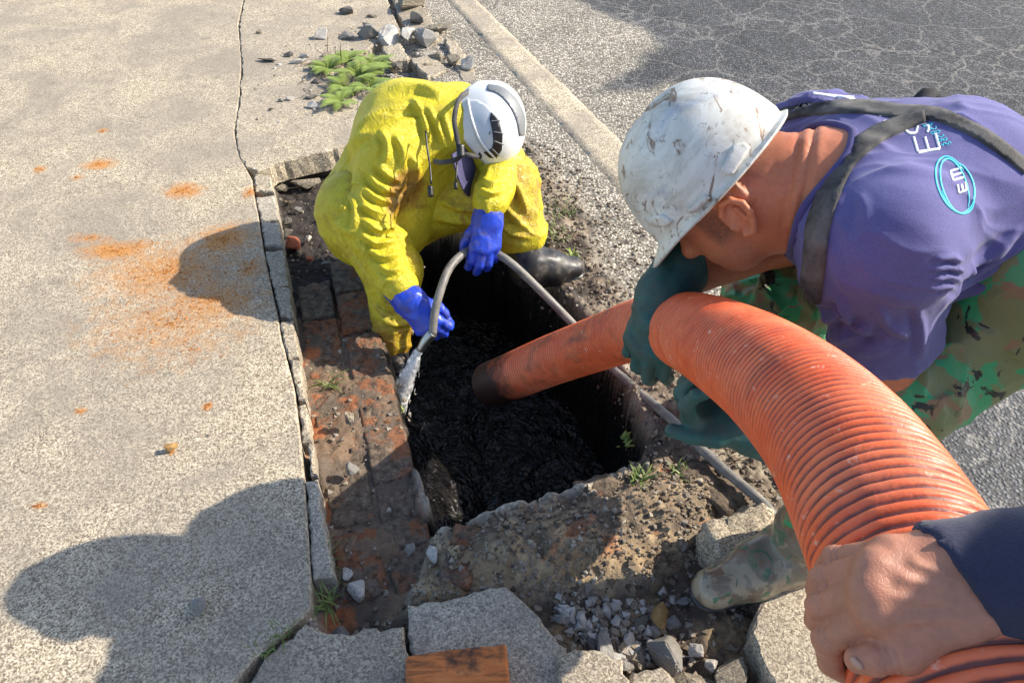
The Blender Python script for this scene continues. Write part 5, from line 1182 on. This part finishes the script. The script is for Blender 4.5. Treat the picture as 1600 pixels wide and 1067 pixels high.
near_st = [(940, 1000, 46, 62, 0, 'tall grey broken concrete lump at the corner of the pitted slab'), (1048, 1005, 62, 56, 0, 'large grey angular stone in front of the camouflage boot'), (1042, 930, 27, 54, 3, 'long ochre stone standing beside the boot toe'), (910, 945, 18, 26, 1, 'bluish white stone in the middle of the gravel'), (898, 938, 14, 22, 1, 'narrow white chip left of the bluish white stone'), (968, 950, 15, 18, 1, 'white chip right of the bluish white stone'), (990, 975, 20, 20, 1, 'pale stone above the bright white one'), (985, 1012, 18, 20, 1, 'bright white stone by the grey angular stone'), (948, 952, 16, 14, 2, 'brown pebble in the gravel'), (1045, 896, 16, 16, 1, 'white stone above the ochre one'), (1060, 908, 20, 14, 1, 'cream stone right of the white one'), (1078, 912, 30, 12, 0, 'thin grey flake at the boot toe'), (1092, 896, 14, 12, 0, 'small grey stone beside the sandy block'), (1010, 945, 34, 14, 4, 'dark flat stone left of the ochre one'), (1062, 945, 26, 22, 0, 'grey wedge under the boot toe'), (1008, 1008, 12, 34, 2, 'narrow brown upright stone'), (1098, 995, 30, 24, 1, 'pale flake below the boot'), (1122, 1018, 20, 18, 1, 'white pebble right of the grey angular stone'), (1150, 1030, 56, 60, 2, 'cracked brown lump at the edge of the pale slab'), (880, 950, 26, 16, 0, 'grey chip at the left of the gravel'), (1100, 1050, 70, 36, 2, 'flat brown stone at the bottom edge'), (930, 985, 24, 24, 4, 'dark bluish stone behind the tall grey lump'), (1000, 920, 20, 14, 2, 'brown clod at the foot of the dirt wall'),
           (553, 900, 36, 34, 1, 'pale crumbled concrete lump beside the broken pavement edge'), (565, 975, 48, 30, 0, 'rounded grey stone at the corner of the excavation'), (520, 968, 30, 34, 0, 'grey lump beside the lower grass tuft'), (534, 872, 20, 22, 1, 'white crumbly lump above the pale one'), (680, 866, 24, 32, 1, 'flat white chip on the muddy brick wall'), (640, 862, 16, 16, 0, 'small grey pebble left of the flat white chip'), (545, 660, 20, 24, 2, 'rounded pebble sunk in the brick wall top'), (552, 736, 22, 18, 0, 'grey pebble on the brick wall top'), (270, 703, 18, 14, 3, 'single ochre stone alone on the pavement'), (312, 952, 24, 34, 0, 'smooth grey stone stuck on the shaded pavement')]
for i, (px, py, w_, h_, mi, lb) in enumerate(near_st):
    zg = .002 if px < 400 else (-.095 if px in (680, 640, 545, 552) else None); zg = -.045 if px in (680, 640) else (-.055 if px in (545, 552) else zg)
    stone(px, py, w_, h_, 700+i, M_ST[mi], lb, NEAR, zg=zg, zoff=.004)
led_st = [(472, 480, 15, 14, 2, 'pinkish pebble in the lit strip of the ledge'), (484, 410, 11, 14, 5, 'small red brick chip on the dark ledge'), (460, 388, 24, 24, 5, 'broken red brick lump on the dark ledge'), (466, 332, 16, 9, 0, 'grey pebble near the top of the ledge'), (482, 376, 9, 13, 1, 'white chip beside the broken brick'), (450, 370, 18, 16, 4, 'dark clod on the ledge by the pavement edge'), (475, 295, 52, 20, 2, 'brown lump under the undercut pavement slab'), (448, 352, 18, 14, 4, 'dark clod above the broken brick'), (440, 300, 24, 14, 2, 'sandy lump in the corner of the ledge'), (510, 415, 16, 10, 0, 'grey chip on the dark ledge by the yellow trousers')]
for i, (px, py, w_, h_, mi, lb) in enumerate(led_st): stone(px, py, w_, h_, 900+i, M_ST[mi], lb, 'rubble on the excavated ledge', zg=-.12, zoff=.004)
# gravel too small to count
def gravel(name, n, region, seed, smin_, smax_, mat, label, zfun):
    R = npr(seed); vs, fs = [], []; base = np.array([[1, 0, -.6], [-.5, .87, -.6], [-.5, -.87, -.6], [.6, .3, .5], [-.6, .4, .55], [0, -.7, .5]])
    tri = [[0, 1, 3], [1, 4, 3], [1, 2, 4], [2, 5, 4], [2, 0, 5], [0, 3, 5], [3, 4, 5], [0, 2, 1]]
    xs_, ys_ = [p[0] for p in region], [p[1] for p in region]; X_ = R.uniform(min(xs_), max(xs_), n*4); Y_ = R.uniform(min(ys_), max(ys_), n*4)
    m = sdpoly(X_, Y_, region) < .0; X_, Y_ = X_[m][:n], Y_[m][:n]; Z_ = zfun(X_, Y_)
    keep = Z_ > -.2; X_, Y_, Z_ = X_[keep], Y_[keep], Z_[keep]
    for x, y, z in zip(X_, Y_, Z_):
        s = smin_+(smax_-smin_)*R.rand()**3; a = R.rand()*6.28; b = base*R.uniform(.7, 1.2, (6, 1))*s*np.array([R.uniform(.7, 1.3), 1, .8]); ca, sa = math.cos(a), math.sin(a)
        o = len(vs); vs += [(x+ca*p[0]-sa*p[1], y+sa*p[0]+ca*p[1], z+p[2]+s*.35) for p in b]; fs += [[o+i for i in t] for t in tri]
    ob = mesh_obj(name, vs, fs, mat, None, False, base=(0, 0, 0)); ob['kind'] = 'stuff'; ob['label'] = label; return ob
gz_ = lambda x, y: ground_z(x, y)[0]
def gm(name, cols):
    m, nt, b = nmat(name); k = N(nt); p = k.n('ShaderNodeNewGeometry').outputs['Random Per Island']; 
    c = k.ramp(p, [(i/(len(cols)-1), cc) for i, cc in enumerate(cols)]); k.set(b, 'Base Color', k.mix(k.ramp(k.noise(k.pos(), 200, 3), [(.3, .4), (.6, 0.0)]), c, (.08, .065, .05))); b.inputs['Roughness'].default_value = .9; return m
GM1 = gm('soil_grit', [(.07, .05, .035), (.15, .11, .075), (.28, .22, .15), (.22, .19, .16), (.40, .35, .28)])
GM2 = gm('pale_grit', [(.16, .13, .10), (.35, .33, .30), (.50, .49, .47), (.24, .18, .11), (.60, .59, .57)])
gravel('gravel', 320, PXP([(-300, 1060), (380, 1060), (460, 800), (420, 420), (370, 200), (380, 10), (-900, 10)], 0), 17, .0012, .0055, GM2, 'scattered grit on the pavement', lambda x, y: 0*x)
gravel('gravel', 420, PXP([(395, 40), (640, 40), (690, 110), (560, 200), (400, 190)], 0), 18, .002, .011, GM2, 'crumbs of broken concrete round the ferns', lambda x, y: np.where(x < -.55, 0.0, -.012))
gravel('gravel', 2600, DIRT_R, 11, .003, .012, GM1, 'fine brown grit over the bare soil', gz_)
gravel('gravel', 1500, PXP([(740, 180), (900, 240), (1010, 360), (1100, 500), (1000, 520), (900, 420), (800, 260)], 0), 15, .003, .009, GM1, 'loose grit beside the yellow leg', gz_)
gravel('gravel', 1900, NEARW, 12, .0025, .010, GM1, 'crumbs of soil on the near wall', gz_)
gravel('gravel', 1100, RUBN, 13, .004, .015, GM1, 'brown grit in the near rubble', gz_)
gravel('gravel', 260, PXP([(860, 925), (1000, 925), (1060, 1000), (1010, 1040), (900, 1010)], -.05), 16, .006, .018, GM2, 'pale crushed stone in the near rubble', gz_)
gravel('gravel', 800, LEDGE, 14, .003, .011, GM1, 'dark crumbs on the excavated ledge', lambda x, y: np.maximum(gz_(x, y), -.13))
R = npr(8); vs, fs = [], []
for (px, py, rx, ry, s) in SAND:
    c0 = G(px, py); sx = (G(px+rx, py)-c0).length; sy = abs(G(px, py+ry).y-c0.y)
    for _ in range(int(30+4000*sx*sy*s*4)):
        a, r = R.rand()*6.28, abs(R.normal())*.45; x, y = c0.x+sx*r*math.cos(a), c0.y+sy*r*math.sin(a); q = .0012+.0035*R.rand()**3; o = len(vs)
        vs += [(x+q, y, 0), (x-q*.5, y+q*.9, 0), (x-q*.5, y-q*.9, 0), (x+R.uniform(-.3, .3)*q, y, q*1.2)]; fs += [[o, o+1, o+3], [o+1, o+2, o+3], [o+2, o, o+3]]
sg = mesh_obj('sand', vs, fs, gm('orange_sand', [(.32, .11, .02), (.50, .21, .05), (.60, .32, .10)]), None, False, base=(0, 0, 0)); sg['kind'] = 'stuff'; sg['label'] = 'orange sand grains spilt on the pavement'
# ---------------------------------------------------------------- plants
def leafmat(name, c, t):
    m, nt, b = nmat(name); k = N(nt); k.set(b, 'Base Color', k.mix(k.noise(k.coord(), 40, 3), tuple(x*.7 for x in c), t)); b.inputs['Roughness'].default_value = .55
    b.inputs['Subsurface Weight'].default_value = 0; b.inputs['Transmission Weight'].default_value = 0; return m
M_FERN = leafmat('fern_green', (.13, .20, .03), (.32, .40, .07)); M_GRASS = leafmat('grass_green', (.09, .15, .03), (.20, .26, .06)); M_DRY = leafmat('dry_stems', (.10, .07, .04), (.20, .15, .08))
def blade(vs, fs, p, d, L, w_, droop, R, n=5):
    d = unit(d); s = np.cross(d, (0, 0, 1.)); s = s/(np.linalg.norm(s)+1e-9); o = len(vs); q = A(p); dd = d.copy()
    for i in range(n+1):
        t = i/n; ww = w_*(1-t**1.6)*.5+.0002; vs.append(tuple(q+s*ww)); vs.append(tuple(q-s*ww)); q = q+dd*L/n; dd = unit(dd+np.array([0, 0, -droop/n]))
    for i in range(n): fs.append([o+2*i, o+2*i+1, o+2*i+3, o+2*i+2])
def tuft(px, py, n, L, label, seed, mat=None, zg=None, name='grass_tuft', cat='grass', droop=1.2, w_=.004, lean=(0, 0), wide=.02, group='weeds growing round the pit'):
    R = npr(seed); g = G(px, py, 0 if zg is None else zg); z0 = zat(g.x, g.y) if zg is None else zg; vs, fs = [], []
    for _ in range(n):
        a = R.rand()*6.28; d = (math.cos(a)*R.uniform(.3, 1)+lean[0], math.sin(a)*R.uniform(.3, 1)+lean[1], R.uniform(.5, 1.4)); blade(vs, fs, (g.x+R.normal()*wide*.4, g.y+R.normal()*wide*.4, z0-.004), d, L*R.uniform(.5, 1.1), w_*R.uniform(.6, 1.2), droop, R)
    return T(mesh_obj(name, vs, fs, mat or M_GRASS), label, cat, group)
tuft(516, 600, 26, .075, 'pale green grass tuft growing on the brick wall top', 1, zg=-.085)
tuft(497, 890, 46, .085, 'green grass tuft in the crack beside the pavement edge', 2, zg=-.05)
tuft(512, 945, 24, .07, 'sparse grass tuft below the larger one by the pavement edge', 3, zg=-.05)
tuft(440, 988, 22, .04, 'short weeds in the diagonal pavement crack', 4, zg=-.01); tuft(412, 1016, 30, .035, 'mossy weeds low in the diagonal pavement crack', 5, zg=-.01)
tuft(1000, 742, 40, .06, 'bushy weed on the lip of the near wall', 6, w_=.006); tuft(1060, 730, 18, .05, 'small weed right of the bushy one', 7, w_=.006)
tuft(868, 362, 44, .06, 'trampled grass beside the yellow trouser leg', 8, wide=.07); tuft(880, 320, 40, .05, 'thin grass above the trampled patch', 9, wide=.08); tuft(895, 398, 16, .05, 'bright weed behind the black boot toe', 10, mat=M_FERN, w_=.010); tuft(905, 485, 18, .05, 'little weed below the black boot', 11, w_=.008); tuft(1095, 690, 14, .05, 'grass blades under the thin hose', 12); tuft(1140, 712, 14, .06, 'straw-coloured blades beside the thin hose', 13, mat=M_DRY)
tuft(1060, 1052, 22, .06, 'grass tuft among the stones at the bottom edge', 14, w_=.006); tuft(975, 690, 10, .035, 'tiny round-leaved weed on the inner pit face', 15, w_=.012, zg=-.12, mat=M_FERN); tuft(628, 640, 8, .03, 'tiny weed on the inside edge of the brick wall', 16, zg=-.12, mat=M_FERN)
def fern(px, py, n, L, label, seed, lean):
    R = npr(seed); g = G(px, py, .0); e = empty('fern', (g.x, g.y, 0)); T(e, label, 'fern', 'ferns in the rubble')
    for i in range(n):
        a = lean+(i/(max(n-1, 1))-.5)*4.6+R.normal()*.15; vs, fs = [], []; Lf = L*R.uniform(.75, 1.1)
        q = np.array([g.x, g.y, .005]); d = unit((math.cos(a), math.sin(a), R.uniform(.7, 1.1))); ns = 19
        for s in range(ns):
            t = s/ns; sd = unit(np.cross(d, (0, 0, 1.))); ll = Lf*.24*math.sin(math.pi*min(1, .16+t*.9))**.8+.004
            for sg_ in (-1, 1):
                blade(vs, fs, q, sd*sg_+d*.45+np.array([0, 0, .1]), ll, Lf*.05, .5, R, 3)
            blade(vs, fs, q, d, Lf/ns*1.2, .003, 0, R, 1)
            q = q+d*Lf/ns; d = unit(d+np.array([0, 0, -1.25/ns]))
        mesh_obj('frond', vs, fs, M_FERN, e)
fern(562, 124, 18, .15, 'bright green fern clump behind the yellow shoulder', 1, .9); fern(534, 164, 9, .12, 'low pale fern frond beside the white flat stone', 2, 3.6); fern(514, 112, 12, .13, 'yellowish fern at the left of the clump', 3, 2.6)
fern(586, 110, 12, .13, 'small fern right of the bright clump, beside the rubble', 4, .4); fern(546, 98, 12, .12, 'short fern behind the bright clump', 5, 1.6); fern(578, 142, 12, .13, 'fern low against the yellow shoulder', 6, -.4); fern(540, 140, 10, .12, 'drooping fern between the clump and the low frond', 7, 3.9)
vs, fs = [], []; R = npr(4)
for _ in range(90):
    g = G(R.uniform(470, 580), R.uniform(85, 150), 0); blade(vs, fs, (g.x, g.y, .004), (R.normal(), R.normal(), .35), R.uniform(.05, .2), .005, .8, R)
dr = mesh_obj('dry_roots', vs, fs, M_DRY, base=(0, 0, 0)); dr['kind'] = 'stuff'; dr['label'] = 'tangle of dry brown roots under the ferns'
# ---------------------------------------------------------------- water leaving the nozzle
a0, a1 = A(P(655, 546, 2.07)), A(P(614, 640, 2.22)); ax_ = unit(a1-a0); Lj = np.linalg.norm(a1-a0); s1_ = unit(np.cross(ax_, (0, 0, 1.))); s2_ = np.cross(ax_, s1_); R = npr(21)
def streak(vs, fs, p, d, L, r):
    o = len(vs); s_ = unit(np.cross(d, (.3, .5, .8))); t_ = np.cross(d, s_)
    for k_, (tt, rr) in enumerate(((0, .1), (.35, 1), (.8, .8), (1, .1))):
        for j in range(5): a = j*1.2566; vs.append(tuple(p+d*L*tt+r*rr*(math.cos(a)*s_+math.sin(a)*t_)))
    for i in range(3):
        for j in range(5): fs.append([o+i*5+j, o+i*5+(j+1) % 5, o+i*5+5+(j+1) % 5, o+i*5+5+j])
vs, fs = [], []
for _ in range(900):
    t = R.rand()**.8; sp = .006+.040*t; r_ = abs(R.normal())*.45; a = R.rand()*6.28; tgt = a0+ax_*Lj+(s1_*math.cos(a)+s2_*math.sin(a))*r_*.046
    st = a0+(s1_*math.cos(a)+s2_*math.sin(a))*r_*.008; p = st+(tgt-st)*t; d = unit(tgt-st)
    streak(vs, fs, p, d, R.uniform(.012, .045), R.uniform(.0003, .0009)*(1+.3*t))
m, nt, b = nmat('foaming_water'); b.inputs['Base Color'].default_value = (.93, .94, .95, 1); b.inputs['Roughness'].default_value = .2; b.inputs['Transmission Weight'].default_value = .12; b.inputs['IOR'].default_value = 1.33
c, s_ = resample(np.array([a0+(a1-a0)*t for t in np.linspace(0, 1, 20)]), .004); rj = .008+.020*np.linspace(0, 1, len(c))**.9
cv_, cf_ = tube_mesh(c, rj, 28, False); cv_ = cv_+.35*np.repeat(rj, 28)[:, None]*np.stack([fbm(cv_*np.array([60, 60, 60])+i*9, 3, 60+i) for i in range(3)], 1)
jt = mesh_obj('water_jet', vs, fs, m)
m2, nt2, b2 = nmat('water_spray'); k2 = N(nt2); b2.inputs['Base Color'].default_value = (.95, .96, .97, 1); b2.inputs['Roughness'].default_value = .6
k2.set(b2, 'Alpha', k2.ramp(k2.noise(k2.mapping(k2.coord(), (1, 1, 1)), 90, 5, .7), [(.36, .04), (.62, .55)]))
for sc_ in (1.25, .75, .4):
    cv2 = np.repeat(c, 28, 0); mesh_obj('spray_core', cv2+(cv_-cv2)*sc_, cf_, m2, jt); T(jt, 'white spray of water shooting from the nozzle into the pit', 'water jet')
